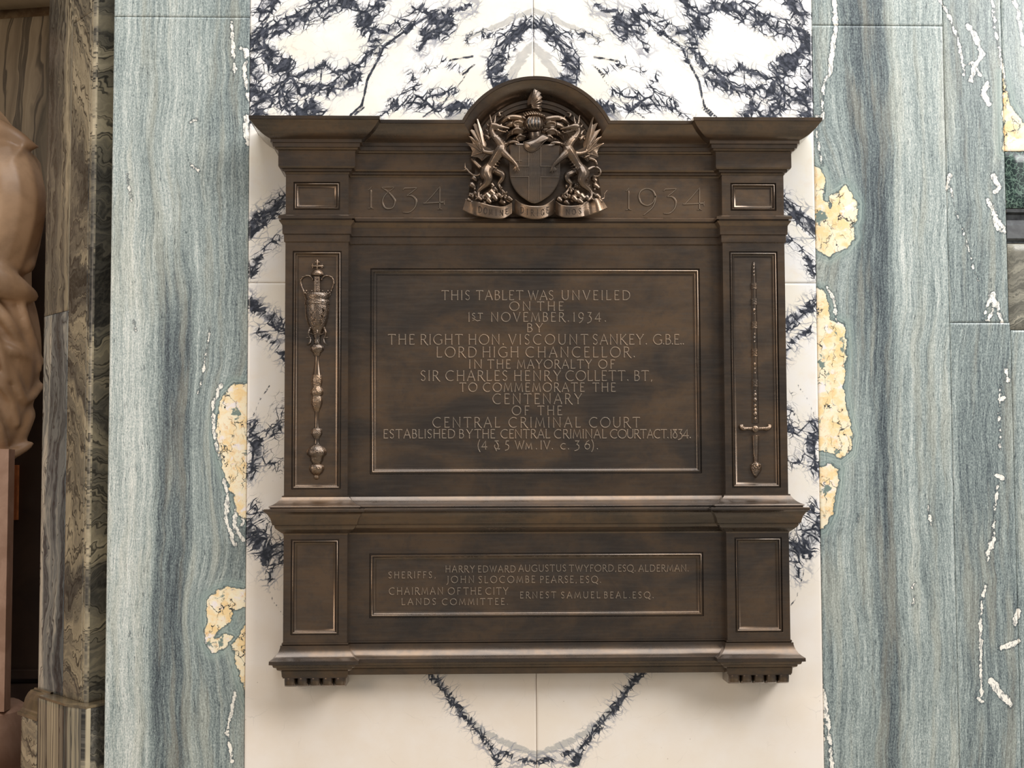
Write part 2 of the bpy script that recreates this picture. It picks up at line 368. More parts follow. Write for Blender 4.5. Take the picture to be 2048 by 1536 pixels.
# veins of the left-hand cream slabs; the right-hand slabs are their book-matched mirror
CLUSTER = [ # (half width, strength, points)
 (9, .95, [(760,-60),(758,0),(752,18),(738,35),(729,59)]), (15, .85, [(632,6),(644,20),(606,35),(580,47),(553,56),(524,70),(506,97),(503,123),(509,152),(506,182)]),
 (9, .8, [(644,20),(679,9),(703,6),(729,20),(720,41),(744,56),(750,76)]), (17, .85, [(520,95),(547,123),(568,138),(577,164),(568,187),(539,187),(506,223)]),
 (6, .85, [(588,152),(612,147),(650,129),(668,144),(691,141),(723,126),(744,103),(747,79),(758,62),(788,56),(826,23),(843,15),(858,29)]),
 (5, .6, [(858,32),(826,50),(791,76),(767,94),(758,117)]), (11, 1.0, [(864,34),(888,34),(894,52),(881,64),(858,62)]), (4, .8, [(855,67),(846,82),(838,96)]),
 (12, .85, [(568,193),(583,214),(603,232)]), (10, .8, [(580,182),(618,178),(656,182),(682,164),(715,158)]), (9, .85, [(621,205),(640,222)]),
 (3, 1.0, [(902,17),(922,18),(940,9)]), (12, .9, [(1067,48),(1045,53),(1025,70),(1007,94),(990,123),(993,150),(1004,164)]),
 (8, .5, [(937,79),(963,70),(996,67),(1025,72)]), (7, .55, [(758,237),(785,205),(808,188),(832,173),(820,152)]), (8, .65, [(791,211),(832,195),(876,188),(905,182)]),
 (9, .7, [(817,208),(861,211),(890,220),(920,212),(943,213)]), (7, .4, [(850,140),(880,120),(920,140)]),
 (10, .95, [(498,462),(530,432),(569,400)]), (7, .6, [(529,496),(562,474)]), (8, .7, [(502,545),(515,515)]),
 (8, .85, [(499,602),(528,627),(553,645),(575,668)]), (5, .75, [(510,657),(547,682),(575,722)]),
 (9, .9, [(499,856),(510,878),(514,908),(500,945)]), (5, .6, [(510,847),(541,872),(568,847)]), (12, .35, [(560,800),(540,920),(560,930)]),
 (17, 1.0, [(490,1049),(522,1086),(541,1106),(575,1098)]), (5, .8, [(547,1122),(541,1159)]), (12, .45, [(505,1010),(530,1060),(510,1090)]),
 (6, .75, [(852,1335),(872,1358),(893,1384),(920,1424),(952,1459),(990,1503),(1003,1540),(1020,1580)]), (4, .8, [(985,1500),(1020,1512),(1073,1527)]),
 (12, .8, [(1000,-60),(850,-80),(700,-60),(560,-20),(520,30)]),
]
DLINE = [ # thin dark veins (half width, points)
 (1.8, [(858,32),(826,50),(791,76),(767,94),(758,117),(744,141),(735,158),(729,188),(723,211),(700,231)]), (.8, [(905,182),(890,202),(846,234)]), (.5, [(937,141),(925,160),(908,182)]),
 (1.4, [(588,152),(612,147),(650,129),(668,144),(691,141),(723,126),(744,103)]), (1.2, [(503,70),(520,50),(545,20),(552,0)]), (1.5, [(899,121),(919,117),(946,113)]), (1.2, [(950,128),(925,149)]),
 (.8, [(498,78),(520,62),(540,30)]), (1.5, [(710,229),(728,215)]), (2, [(566,190),(575,210),(600,232)]), (1.0, [(646,120),(640,170),(625,200)]),
 (1.2, [(499,600),(528,630),(560,655)]), (1.0, [(515,845),(541,872),(570,850)]), (1.6, [(860,1348),(889,1382),(920,1424),(952,1459),(990,1503)]),
 (.4, [(540,770),(520,800),(505,835)]), (.4, [(570,1235),(545,1200),(530,1150),(540,1120)]),
]
GREYW = [(6, [(937,74),(990,53),(1037,32),(1066,20)]), (11, [(1020,160),(1040,120),(1066,90)]), (16, [(905,232),(930,228)]), (6, [(656,186),(682,168),(715,150)]), (6, [(788,60),(760,84),(752,110)]),
 (8, [(925,1424),(945,1446),(971,1466),(1035,1496),(1080,1512)]), (10, [(500,100),(498,60)]), (8, [(498,160),(500,130)])]
LAGATE = [(443,955),(470,1000),(462,1050),(480,1110)]
LB = [[(468,768),(447,792),(436,830),(434,868),(440,910),(452,955),(466,990),(478,1030),(500,1045),(520,1000),(520,768)],
      [(414,1200),(432,1184),(454,1174),(500,1178),(500,1209),(466,1222),(459,1244),(432,1265),(428,1278),(450,1268),(466,1272),(446,1298),(424,1305),(411,1280),(414,1244)],
      [(465,1290),(486,1260),(500,1240),(500,1420),(478,1340)]]
RB = [[(1622,328),(1642,340),(1650,365),(1646,401),(1664,424),(1660,395),(1676,384),(1692,371),(1715,408),(1713,437),(1704,451),(1711,474),(1690,496),(1658,513),(1633,497),(1618,470)],
      [(1620,575),(1645,580),(1655,602),(1662,640),(1690,650),(1693,700),(1690,738),(1686,771),(1697,836),(1707,869),(1700,905),(1682,916),(1658,905),(1637,899),(1620,800)],
      [(1630,939),(1658,929),(1678,939),(1672,983),(1664,1027),(1647,1057),(1635,1060)],
      [(2005,150),(2020,210),(2048,250),(2060,303),(2008,303)]]
GST = [ (3, [(463,45),(466,90),(469,150)]), (4, [(480,95),(494,100),(489,140),(496,200)]), (6, [(494,235),(491,262),(498,285)]), (1.2, [(419,655),(413,700),(405,750),(397,785)]), (3.5, [(443,770),(426,808),(428,870),(440,915)]),
 (4, [(448,960),(456,1000),(452,1040),(470,1090)]), (4, [(462,950),(476,1000),(468,1050),(486,1080)]), (3, [(480,930),(490,1000),(484,1050)]), (3, [(471,1384),(454,1464),(464,1523)]), (1.5, [(255,350),(262,400)]), (1.3, [(374,320),(400,345)]), (1.5, [(268,640),(272,660)]), (2, [(380,245),(392,240)]), (1.5, [(258,1265),(263,1280)]),
 (5, [(1668,0),(1672,50),(1664,100),(1660,150)]), (3, [(1650,155),(1646,190),(1645,240)]), (2.5, [(1632,230),(1636,290),(1645,330)]), (3, [(1655,575),(1668,600),(1672,640)]), (3, [(1640,1330),(1648,1400),(1645,1480)]), (4, [(1648,1380),(1660,1480),(1665,1560)]),
 (2.5, [(1880,0),(1898,30),(1915,80),(1925,120),(1928,150)]), (5, [(1935,50),(1950,70),(1965,110),(1950,130),(1942,160)]), (3, [(1930,130),(1945,125),(1960,150)]), (6, [(1975,165),(1966,190),(1978,208)]), (2.5, [(1985,0),(1990,60),(2003,120),(2012,190)]), (4, [(2030,0),(2040,40),(2046,90)]), (4, [(1896,360),(1900,350),(1893,378)]),
 (1.6, [(1900,370),(1910,420),(1930,470),(1945,530),(1955,560)]), (5, [(1985,350),(1998,375),(1990,385)]), (4, [(1975,400),(1990,430),(2006,455)]), (4, [(1985,430),(1998,460),(2008,465)]), (2, [(1982,560),(1978,600),(1966,640)]), (4, [(1985,585),(1990,615),(1975,640)]), (4, [(1992,600),(2000,630),(2005,645)]),
 (4, [(2012,740),(2016,760)]), (4, [(2000,800),(2008,796)]), (1.5, [(2000,770),(1998,820),(2000,900)]), (4, [(1992,950),(2006,958)]), (2, [(1998,960),(1990,1010),(1988,1070),(1976,1120)]), (5, [(1976,1105),(1988,1078)]), (3, [(1972,1170),(1964,1200),(1960,1260)]), (3, [(1961,1260),(1962,1340),(1964,1390)]), (4, [(1955,1395),(1966,1404)]),
 (7, [(1984,1362),(2004,1392),(2020,1408)]), (6, [(2004,1296),(2034,1284)]), (5, [(2036,1220),(2030,1250)]), (1.8, [(1828,1190),(1826,1210)]), (2, [(1856,1010),(1862,1050)]), (1.5, [(1716,1030),(1714,1045)]), (1.5, [(1830,1165),(1824,1175)])]

def interp(s, xs, ys): return np.interp(s, xs, ys)
def green_fields(U, V, seed=0):
    s = U.copy()
    g = lambda v, c, w: np.exp(-((v-c)/w)**2)
    s += 46*g(V, 900, 150)*g(U, 462, 62) + 34*g(V, 1240, 90)*g(U, 440, 60) + 10*g(V, 300, 120)*g(U, 340, 60)*np.sin((V-200)/60.)
    s -= 52*g(V, 430, 110)*g(U, 1665, 62) + 44*g(V, 780, 160)*g(U, 1655, 62) + 20*g(V, 990, 80)*g(U, 1645, 50)
    s += np.where(U < 900, 6*np.sin(V/170.)+1.2*np.sin(V/61.+1), 7*np.sin(V/150.+2)+1.2*np.sin(V/57.)) + (V-768)*0.008*np.sign(900-U)
    lo = interp(s, [200,230,262,290,305,318,372,388,430,500], [.66,.62,.70,.6,.56,.30,.26,.47,.46,.44])
    hi = interp(s, [200,260,300,340,380,420,460,500], [.56,.60,.5,.6,.56,.48,.42,.46])
    tl = np.clip((V-420)/260., 0, 1)
    L = lo*tl + hi*(1-tl)
    rhi = interp(s, [1620,1640,1672,1690,1705,1772,1788,1800,1840,1885,1920,1960,2048], [.5,.45,.5,.42,.27,.26,.5,.62,.52,.58,.42,.44,.5])
    rlo = interp(s, [1620,1650,1690,1745,1756,1782,1796,1820,1860,1918,1925,1960,2020,2048], [.52,.44,.52,.45,.30,.28,.46,.56,.46,.56,.33,.35,.38,.6])
    tr = np.clip((V-560)/260., 0, 1)
    Rr = rhi*(1-tr)+rlo*tr
    Rr = np.where((U > 1889+V*0.02) & (V > 480), Rr*0.55+0.19, Rr)
    tone = np.where(U < 900, L, Rr)
    blob = np.full(U.shape, 200.0)
    for p in LB+RB: blob = np.minimum(blob, poly_sd(U, V, p))
    st = np.full(U.shape, 50.0)
    for hw, p in GST: st = np.minimum(st, seg_dist(U, V, p)-hw)
    return s, tone, np.minimum(blob, 120), st
def white_fields(U, V):
    dens = np.zeros(U.shape); grey = np.zeros(U.shape); line = np.full(U.shape, 40.0)
    for hw, k, p in CLUSTER:
        d = seg_dist(U, V, p); dens = np.maximum(dens, k*np.clip(1.2-(d/(hw*1.7+1)), 0, 1))
    wide = np.zeros(U.shape)
    for hw, k, p in CLUSTER: wide = np.maximum(wide, k*np.clip(1.1-seg_dist(U, V, p)/(hw*1.2+34), 0, 1))
    for hw, p in GREYW:
        d = seg_dist(U, V, p); grey = np.maximum(grey, np.clip(1.3-d/(hw*1.1), 0, 1))
    for hw, p in DLINE: line = np.minimum(line, seg_dist(U, V, p)-hw-0.6)
    warm = np.clip((V-300)/700., 0, 1)*0.55 + 0.45*np.clip((V-1050)/250., 0, 1)
    return dens, grey, line, warm, wide

def slab(name, x0, x1, z0, z1, mat, parent, fn, step=0.0055, y=0.0, thick=0.02, bev=0.0012, xform=None, **kw):
    """a stone slab with a fine front grid carrying the figure of the stone as attributes"""
    nx = max(2, int(round((x1-x0)/step))+1); nz = max(2, int(round((z1-z0)/step))+1)
    xs = np.concatenate(([x0, x0+bev], np.linspace(x0+bev, x1-bev, nx)[1:-1], [x1-bev, x1]))
    zs = np.concatenate(([z0, z0+bev], np.linspace(z0+bev, z1-bev, nz)[1:-1], [z1-bev, z1]))
    X, Z = np.meshgrid(xs, zs); Y = np.full(X.shape, y)
    Y[0, :] = Y[-1, :] = y+bev; Y[:, 0] = Y[:, -1] = y+bev
    nr, nc = X.shape
    v = np.stack([X.ravel(), Y.ravel(), Z.ravel()], 1)
    idx = np.arange(nr*nc).reshape(nr, nc)
    q = np.stack([idx[:-1, :-1], idx[:-1, 1:], idx[1:, 1:], idx[1:, :-1]], -1).reshape(-1, 4)
    per = np.concatenate([idx[0, :], idx[1:, -1], idx[-1, -2::-1], idx[-2:0:-1, 0]])
    back = v[per].copy(); back[:, 1] = y+thick
    n0 = len(v); v2 = np.concatenate([v, back]); m = len(per); k = np.arange(m)
    q2 = np.stack([per, n0+k, n0+(k+1) % m, np.roll(per, -1)], -1)
    faces = np.concatenate([q, q2])
    ux, uz = v2[:, 0], v2[:, 2]
    attrs = fn(ux, uz)
    c = (v2.min(0)+v2.max(0))/2
    P = v2-c
    if xform is not None: P = xform(v2)-xform(c[None])[0]; c = xform(c[None])[0]
    me = bpy.data.meshes.new(name)
    me.vertices.add(len(P)); me.vertices.foreach_set('co', P.astype(np.float32).ravel())
    me.loops.add(len(faces)*4); me.loops.foreach_set('vertex_index', faces.astype(np.int32).ravel())
    me.polygons.add(len(faces)); me.polygons.foreach_set('loop_start', (np.arange(len(faces))*4).astype(np.int32))
    me.update(calc_edges=True)
    for nm, val in attrs.items():
        if val.ndim == 2:
            a = me.attributes.new(nm, 'FLOAT_VECTOR', 'POINT'); a.data.foreach_set('vector', val.astype(np.float32).ravel())
        else:
            a = me.attributes.new(nm, 'FLOAT', 'POINT'); a.data.foreach_set('value', val.astype(np.float32).ravel())
    me.materials.append(mat)
    o = bpy.data.objects.new(name, me); COL.objects.link(o)
    p = ORG.get(parent.name, np.zeros(3)) if parent is not None else np.zeros(3)
    o.location = (c-p).tolist(); ORG[o.name] = c
    return finish(o, parent, **kw)
def vec3(a, b, c=0.0): return np.stack([a, b, np.full(a.shape, c) if np.isscalar(c) else c], 1)
def fn_white(x, z):
    U, V = Pw(-np.abs(x), z)
    d, g, l, wm, wd = white_fields(U, V)
    wm = np.clip(wm + np.where(x > 0, -0.15, 0.1), 0, 1)  # left half tinted warmer than the right, painting the fall of light
    return dict(mc=vec3(U/100, V/100, np.where(x > 0, .03, 0.0)), dens=d, grey=g, line=l, warm=wm, wide=wd)
def fn_green(x, z):
    U, V = Pw(x, z)
    s, t, b, st = green_fields(U, V)
    return dict(mc=vec3(U/100, V/100), flow=vec3(s/100, V/100), tone=t, blob=b, streak=st)

# ------------------------------------------------------------------ the wall and its slabs
XG0, XW0, XW1, XG1 = -1.1055, -0.7490, 0.7445, 1.0975
XC3 = float(W(2013, 450)[0]); XEND = 1.62
ZB, ZT = 0.004, 3.02
GAP = 0.0006
m = MB(); m.box(XG0+0.004, XEND, 0.012, 0.16, 0.0, ZT)
wall = m.obj('wall_back', MORTAR, None, kind='structure', label='marble-clad wall of cream, green and dark slabs behind the bronze tablet')
zj = Zs(565.5, 0, 540); zg = Zs(34, 0, 360); zr = Zs(51, 0, 1750)
def S(name, x0, x1, z0, z1, mat, fn, lab=None, **kw):
    return slab(name, x0+GAP, x1-GAP, z0+GAP, z1-GAP, mat, wall, fn, label=lab, **kw)
S('marble_slab', XW0, 0, zj, ZT, WM, fn_white, 'cream marble slab with dark blue-grey veining, upper left', step=0.0048)
S('marble_slab', 0, XW1, zj, ZT, WM, fn_white, 'cream marble slab with dark blue-grey veining, upper right', step=0.0048)
S('marble_slab', XW0, 0, ZB, zj, WM, fn_white, 'warm cream marble slab with sparse dark veins, lower left', step=0.0056)
S('marble_slab', 0, XW1, ZB, zj, WM, fn_white, 'warm cream marble slab with sparse dark veins, lower right', step=0.0056)
S('marble_slab', XG0, XW0, zg, ZT, GM, fn_green, 'narrow top piece of streaked green marble', thick=0.15)
S('marble_slab', XG0, XW0, ZB, zg, GM, fn_green, 'tall green marble slab with yellow inclusions along its right edge', thick=0.15)
S('marble_slab', XW1, XG1, zr, ZT, GM, fn_green)
S('marble_slab', XW1, XG1, ZB, zr, GM, fn_green, 'tall green marble slab with yellow inclusions along its left edge')
zc = Zs(645, 0, 1950)
S('marble_slab', XG1, XC3, zc, ZT, GM, fn_green, 'grey-green marble slab with white curls')
S('marble_slab', XG1, float(W(2030, 1000)[0]), ZB, zc, GM, fn_green, 'grey-green marble slab with a chain of white flecks')
z303, z417, z487, z660 = [Zs(v, 0, 2030) for v in (303, 417, 487, 660)]
S('marble_slab', XC3, XEND, z303, ZT, GM, fn_green)
S('marble_slab', float(W(2030, 1000)[0]), XEND, ZB, z660, GM, fn_green)
S('marble_slab', XC3, XEND, z417, z303, VERDE, fn_green, 'dark verde marble block', step=0.03)
m = MB()
prof = [(0.0, z417-.001), (0.0, z417-0.010), (0.008, z417-0.016), (0.009, z417-0.03), (0.002, z417-0.045), (0.0, z487+0.014), (0.006, z487+.006), (0.001, z487+.001)]
for i in range(len(prof)-1):
    (ya, za), (yb, zb) = prof[i], prof[i+1]
    m.add([(XC3+GAP, ya, za), (XC3+GAP, yb, zb), (XEND, yb, zb), (XEND, ya, za)], [(0, 1, 2, 3)])
m.add([(XC3+GAP, y_, z_) for y_, z_ in prof], [tuple(range(len(prof)))])
m.obj('marble_moulding', BLACKM, wall, label='black marble band moulding at the right edge')
def fn_band(x, z):
    U, V = Pw(x, z); return dict(flow=vec3(V/100+U/300, U/100), tone=np.full(x.shape, .42))
S('marble_slab', XC3, XEND, z660, z487, BM3, fn_band, 'grey-brown marble block', step=0.02)

m = MB(); m.box(-3.2, 2.6, -5.2, 1.9, -0.05, 0.0)
m.obj('floor', FLOORM, None, kind='structure', label='pale stone floor in front of the wall')

# ------------------------------------------------------------------ niche jamb left of the green slab
def xform_line(p0, p1):
    """map local (s, offset, z) with s along the line p0->p1 to world"""
    p0 = np.array(p0, float); p1 = np.array(p1, float); L = np.hypot(*(p1-p0)); t = (p1-p0)/L; nrm = np.array([-t[1], t[0]])
    def f(v): return np.stack([p0[0]+v[:, 0]*t[0]+v[:, 1]*nrm[0], p0[1]+v[:, 0]*t[1]+v[:, 1]*nrm[1], v[:, 2]], 1)
    return f, L
def on_line(u, v, y): q = W(u, v, -y); return (q[0], q[1])
pA = on_line(86, 768, 0.34); pC = on_line(172, 768, 0.07); pD = on_line(183, 768, 0.055); pE = (pD[0]+0.10, 0.26)
pm = (pA[0]+(pC[0]-pA[0])*0.58, pA[1]+(pC[1]-pA[1])*0.58)
JB, JT = float(W(165, 1404, -0.07)[2]), 3.02
mj = MB()
jp = [pA, pC, pD, pE, (pE[0], 0.5), (pA[0], 0.6)]
ins = 0.012
cx_, cy_ = sum(p[0] for p in jp)/6, sum(p[1] for p in jp)/6
jpi = [(p[0]+(cx_-p[0])*0.10, p[1]+(cy_-p[1])*0.10) for p in jp]
mj.add([(p[0], p[1], 0.0) for p in jpi]+[(p[0], p[1], JT) for p in jpi], [(i, (i+1) % 6, (i+1) % 6+6, i+6) for i in range(6)]+[tuple(range(6))[::-1], tuple(range(6, 12))])
jamb = mj.obj('trim_1', MORTAR, None, kind='structure', label='angled niche pier faced with brown banded marble left of the green slab')
def jfn(kind, L):
    def f(s, z):
        Vp = (3.0-z)*770.0
        a = s/L
        if kind == 'A_hi': fl = vec3(a*0.62+0.02*np.sin(Vp/70), Vp/400); tn = 0.42+0*s + 0.25*(a > .8)
        elif kind == 'A_lo': fl = vec3(a*0.55+0.10*np.sin(Vp/190+1)+0.04*np.sin(Vp/53)+3, Vp/420); tn = np.interp(a+0.10*np.sin(Vp/160), [0, .2, .27, .6, .75, 1], [.95, .9, .22, .3, .55, .42])
        elif kind == 'B': fl = vec3((Vp/100)*0.30+0.26*(1-a)*np.sin(Vp/120.)+a*-0.22+5, s*4+Vp/500); tn = 0.50+0.12*np.sin(Vp/150)
        elif kind == 'C': fl = vec3((Vp/100)*0.30-0.22+0.05*np.abs(a-.5)+5, s*4+Vp/500); tn = 0.62+0.12*np.sin(Vp/150)
        else: fl = vec3((Vp/100)*0.30-0.22+a*0.10*np.sin(Vp/90)+5, s*2+Vp/500); tn = 0.42+0.14*np.sin(Vp/150)
        return dict(flow=fl, tone=tn)
    return f
def jslab(p0, p1, z0, z1, kind, lab=None, parent=None, mat=None, name='marble_slab', thick=0.015):
    f, L = xform_line(p0, p1)
    return slab(name, 0.0004, L-0.0004, z0, z1, mat or BM, parent or jamb, jfn(kind, L), step=0.008, y=0.0, thick=thick, bev=0.0008, xform=lambda v: f(np.stack([v[:, 0], v[:, 1], v[:, 2]], 1)), label=lab)
zs_ = float(W(115, 622, -0.2)[2])
jslab(pA, pm, zs_+GAP, JT, 'A_hi', 'brown marble slab with upright stripes'); jslab(pA, pm, JB, zs_-GAP, 'A_lo', 'grey and white marble slab with wavy upright stripes', mat=BMG)
zt_ = float(W(155, 30, -0.1)[2])
jslab(pm, pC, JB, zt_-GAP, 'B', 'brown marble slab with chevron bands'); jslab(pm, pC, zt_+GAP, JT, 'B')
jslab(pC, pD, JB, JT, 'C', 'narrow chamfer strip of banded marble', thick=0.006); jslab(pD, pE, JB, JT, 'D', 'shaded return face of banded marble', thick=0.01)
# base of the pier : moulded cap and plain plinth
def offs(pts, o):
    pts = [np.array(p, float) for p in pts]; out = []
    for i in range(len(pts)):
        a = pts[i]-pts[i-1] if i > 0 else pts[1]-pts[0]; b = pts[i+1]-pts[i] if i < len(pts)-1 else pts[-1]-pts[-2]
        na = np.array([a[1], -a[0]])/np.hypot(*a); nb = np.array([b[1], -b[0]])/np.hypot(*b)
        mm = (na+nb); mm /= np.hypot(*mm); out.append(pts[i]+mm*o/max(0.4, mm @ na))
    return out
path = [pA, pC, pD, pE]
ql = [tuple(p) for p in offs(path, 0.045)]
pmid = (ql[0][0]+(ql[1][0]-ql[0][0])*0.38, ql[0][1]+(ql[1][1]-ql[0][1])*0.38)
pin = (pA[0]+(pC[0]-pA[0])*0.38, pA[1]+(pC[1]-pA[1])*0.38)
pA2 = (pA[0]*1.5-pin[0]*.5, pA[1]*1.5-pin[1]*.5)
BMB = simple_mat('polished_brown_moulding', lin(128, 110, 82), lin(96, 84, 66), 14, 0.16)
capp = [(-.01, 0.004), (0.008, 0.004), (0.010, 0.0), (0.016, -0.002), (0.022, -0.010), (0.028, -0.024), (0.033, -0.050), (0.037, -0.054), (0.039, -0.060), (0.044, -0.062), (0.045, -0.070)]
f, L = xform_line(pA, pin)
mb = MB()
cr = [f(np.array([[0.004-o_*0.9, -o_, JB+dz], [L, -o_, JB+dz]])) for o_, dz in capp]
for i in range(len(cr)-1): mb.add([cr[i][0], cr[i][1], cr[i+1][1], cr[i+1][0]], [(0, 3, 2, 1)])
bk = f(np.array([[0.0, 0.02, JB+.004], [0.0, .02, JB-.07]]))
mb.add([c_[0] for c_ in cr]+[bk[1], bk[0]], [tuple(range(len(cr)+2))])
mb.obj('base_moulding', BMB, jamb, smooth=25, fix=True, label='polished moulding capping the left part of the pier base')
mb = MB(); inn = [pin, pC, pD, pE]; outp = [tuple(p) for p in offs([pA, pC, pD, pE], .046)]; outp = [pmid]+outp[1:]
for i in range(3):
    a_, b_, c_, d_ = inn[i], inn[i+1], outp[i+1], outp[i]
    mb.add([(a_[0], a_[1], JB), (b_[0], b_[1], JB), (c_[0], c_[1], JB), (d_[0], d_[1], JB), (d_[0], d_[1], JB-.006), (c_[0], c_[1], JB-.006)], [(0, 1, 2, 3), (3, 2, 5, 4)])
mb.obj('plinth_top', BMB, jamb, fix=True, label='thin polished ledge on the striped plinth')
def jfn2(kind, L):
    def f(s, z):
        if kind == 'H': return dict(flow=vec3(z*3.0+0.10*np.sin(s*18), s*3), tone=np.full(s.shape, .56))
        if kind == 'S': return dict(flow=vec3(s*6.0+2, z*.4), tone=np.full(s.shape, .60))
        return dict(flow=vec3(z*3+s, s*3), tone=np.full(s.shape, .10))  # low tone paints shade onto the plinth's return face
    return f
for (a, b, kd, zt_) in ((ql[0], pmid, 'H', JB-.070), (pmid, ql[1], 'S', JB-.006), (ql[1], ql[2], 'S', JB-.006), (ql[2], ql[3], 'N', JB-.006)):
    f, L = xform_line(a, b)
    slab('plinth_slab', 0.0004, L-0.0004, 0.0, zt_, BM, jamb, jfn2(kd, L), step=0.012, thick=0.015, bev=0.0008, xform=f)

# ------------------------------------------------------------------ niche behind
def fn_nb(s, z):
    return dict(flow=vec3(s*2.6+0.10*np.sin(z*5)+8, z*0.5), tone=0.62-0.5*np.exp(-((s-0.60-0.12*(z-2.5))/0.05)**2)+0*s)
pn0, pn1 = on_line(-260, 300, 1.25), on_line(140, 300, 1.08)
f, L = xform_line(pn0, pn1)
zl = float(W(88, 31, -1.10)[2])
mm_ = MB(); mm_.box(-2.6, -1.0, 1.32, 1.42, 0, 3.3)
nb = mm_.obj('wall_niche', MORTAR, None, kind='structure', label='back wall of the statue niche at the far left')
slab('marble_slab', 0, L, 0.0, zl, BM2, nb, fn_nb, step=0.02, xform=f, thick=0.03)
slab('marble_slab', 0, L, zl+0.03, 3.3, BM2, nb, lambda s, z: dict(flow=vec3(z*3, s), tone=np.full(s.shape, .4)), step=0.03, xform=lambda v: f(v+np.array([0, -0.10, 0])), thick=0.10)
DKB = simple_mat('niche_shade_brown', lin(62, 46, 36), lin(44, 33, 27), 5, 0.4)  # dark colour stands in for the shadow low in the niche
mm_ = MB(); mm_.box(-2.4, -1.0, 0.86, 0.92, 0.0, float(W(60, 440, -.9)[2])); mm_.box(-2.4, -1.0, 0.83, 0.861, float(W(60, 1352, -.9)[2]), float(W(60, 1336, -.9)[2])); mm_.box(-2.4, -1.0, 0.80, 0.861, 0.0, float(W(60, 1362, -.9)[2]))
mm_.obj('niche_shade_panel', DKB, None, kind='structure', label='dark brown panel with ledges, added for the shadow low in the statue niche')
mm_ = MB(); mm_.box(-2.75, -2.6, 0.3, 1.42, 0, 3.3); mm_.obj('wall_left', MORTAR, None, kind='structure', label='far side wall of the statue niche')
mm_ = MB(); mm_.box(-2.75, -0.95, 0.3, 1.42, 3.3, 3.4); mm_.obj('ceiling', MORTAR, None, kind='structure', label='ceiling over the statue niche')

# ------------------------------------------------------------------ generic relief builders
def frame_of(t):
    t = np.array(t, float); t /= np.linalg.norm(t)+1e-12
    a = np.array([0, 1, 0]) if abs(t[1]) < 0.9 else np.array([1, 0, 0])
    n = np.cross(t, a); n /= np.linalg.norm(n); return n, np.cross(t, n)
def tube(mb, pts, rad, seg=8, squash=1.0, caps=True):
    pts = [np.array(p, float) for p in pts]; n = len(pts)
    if np.isscalar(rad): rad = [rad]*n
    P2, R2 = [], []
    if caps:
        d0 = pts[0]-pts[1]; d0 /= np.linalg.norm(d0)+1e-9; d1 = pts[-1]-pts[-2]; d1 /= np.linalg.norm(d1)+1e-9
        P2 += [pts[0]+d0*rad[0]*.95, pts[0]+d0*rad[0]*.65]; R2 += [rad[0]*.12, rad[0]*.72]
    P2 += pts; R2 += list(rad)
    if caps: P2 += [pts[-1]+d1*rad[-1]*.65, pts[-1]+d1*rad[-1]*.95]; R2 += [rad[-1]*.72, rad[-1]*.12]
    N = len(P2); V = []; Fc = []
    for i in range(N):
        t = P2[min(i+1, N-1)]-P2[max(i-1, 0)]
        if i < 2 and caps: t = pts[1]-pts[0]
        if i > N-3 and caps: t = pts[-1]-pts[-2]
        a, b = frame_of(t)
        for k in range(seg):
            an = 2*pi*k/seg; V.append(P2[i]+(a*cos(an)+b*sin(an))*R2[i])
    for i in range(N-1):
        for k in range(seg):
            k2 = (k+1) % seg; Fc.append((i*seg+k, i*seg+k2, (i+1)*seg+k2, (i+1)*seg+k))
    Fc.append(tuple(range(seg))[::-1]); Fc.append(tuple((N-1)*seg+k for k in range(seg)))
    mb.add(V, Fc)
def smooth_pts(pts, n=4):
    pts = np.array(pts, float)
    out = []
    for i in range(len(pts)-1):
        p0 = pts[max(i-1, 0)]; p1 = pts[i]; p2 = pts[i+1]; p3 = pts[min(i+2, len(pts)-1)]
        for k in range(n):
            t = k/n
            out.append(0.5*((2*p1)+(-p0+p2)*t+(2*p0-5*p1+4*p2-p3)*t*t+(-p0+3*p1-3*p2+p3)*t**3))
    out.append(pts[-1]); return np.array(out)
def chain(mb, data, n=4, seg=8, fat=1.0):
    """data rows: u, v, depth, radius in survey px"""
    a = smooth_pts(data, n)
    tube(mb, [W(r[0], r[1], r[2]) for r in a], [max(0.0003, r[3]*0.00126*fat) for r in a], seg)
def ball(mb, c, r, nu=12, nv=8):
    c = np.array(c, float); r = np.array([r]*3 if np.isscalar(r) else r, float)
    V = [c+r*np.array([0, 0, 1])]
    for i in range(1, nv):
        th = pi*i/nv
        for k in range(nu):
            ph = 2*pi*k/nu; V.append(c+r*np.array([sin(th)*cos(ph), sin(th)*sin(ph), cos(th)]))
    V.append(c+r*np.array([0, 0, -1])); Fc = []
    for k in range(nu): Fc.append((0, 1+k, 1+(k+1) % nu))
    for i in range(nv-2):
        for k in range(nu):
            a = 1+i*nu+k; b = 1+i*nu+(k+1) % nu; Fc.append((a, a+nu, b+nu, b))
    n = len(V)-1
    for k in range(nu): Fc.append((n, n-nu+(k+1) % nu, n-nu+k))
    mb.add(V, Fc)
def remesh(mb, voxel, smooth=2):
    me = bpy.data.meshes.new('tmp'); me.from_pydata(mb.v, [], mb.f); me.update()
    o = bpy.data.objects.new('tmp', me); COL.objects.link(o)
    md = o.modifiers.new('r', 'REMESH'); md.mode = 'VOXEL'; md.voxel_size = voxel
    if smooth:
        s = o.modifiers.new('s', 'SMOOTH'); s.iterations = smooth; s.factor = 0.5
    dg = bpy.context.evaluated_depsgraph_get(); ev = o.evaluated_get(dg); m2 = ev.to_mesh()
    v = np.empty(len(m2.vertices)*3); m2.vertices.foreach_get('co', v)
    f = [tuple(p.vertices) for p in m2.polygons]
    ev.to_mesh_clear(); bpy.data.objects.remove(o); bpy.data.meshes.remove(me)
    return v.reshape(-1, 3), f
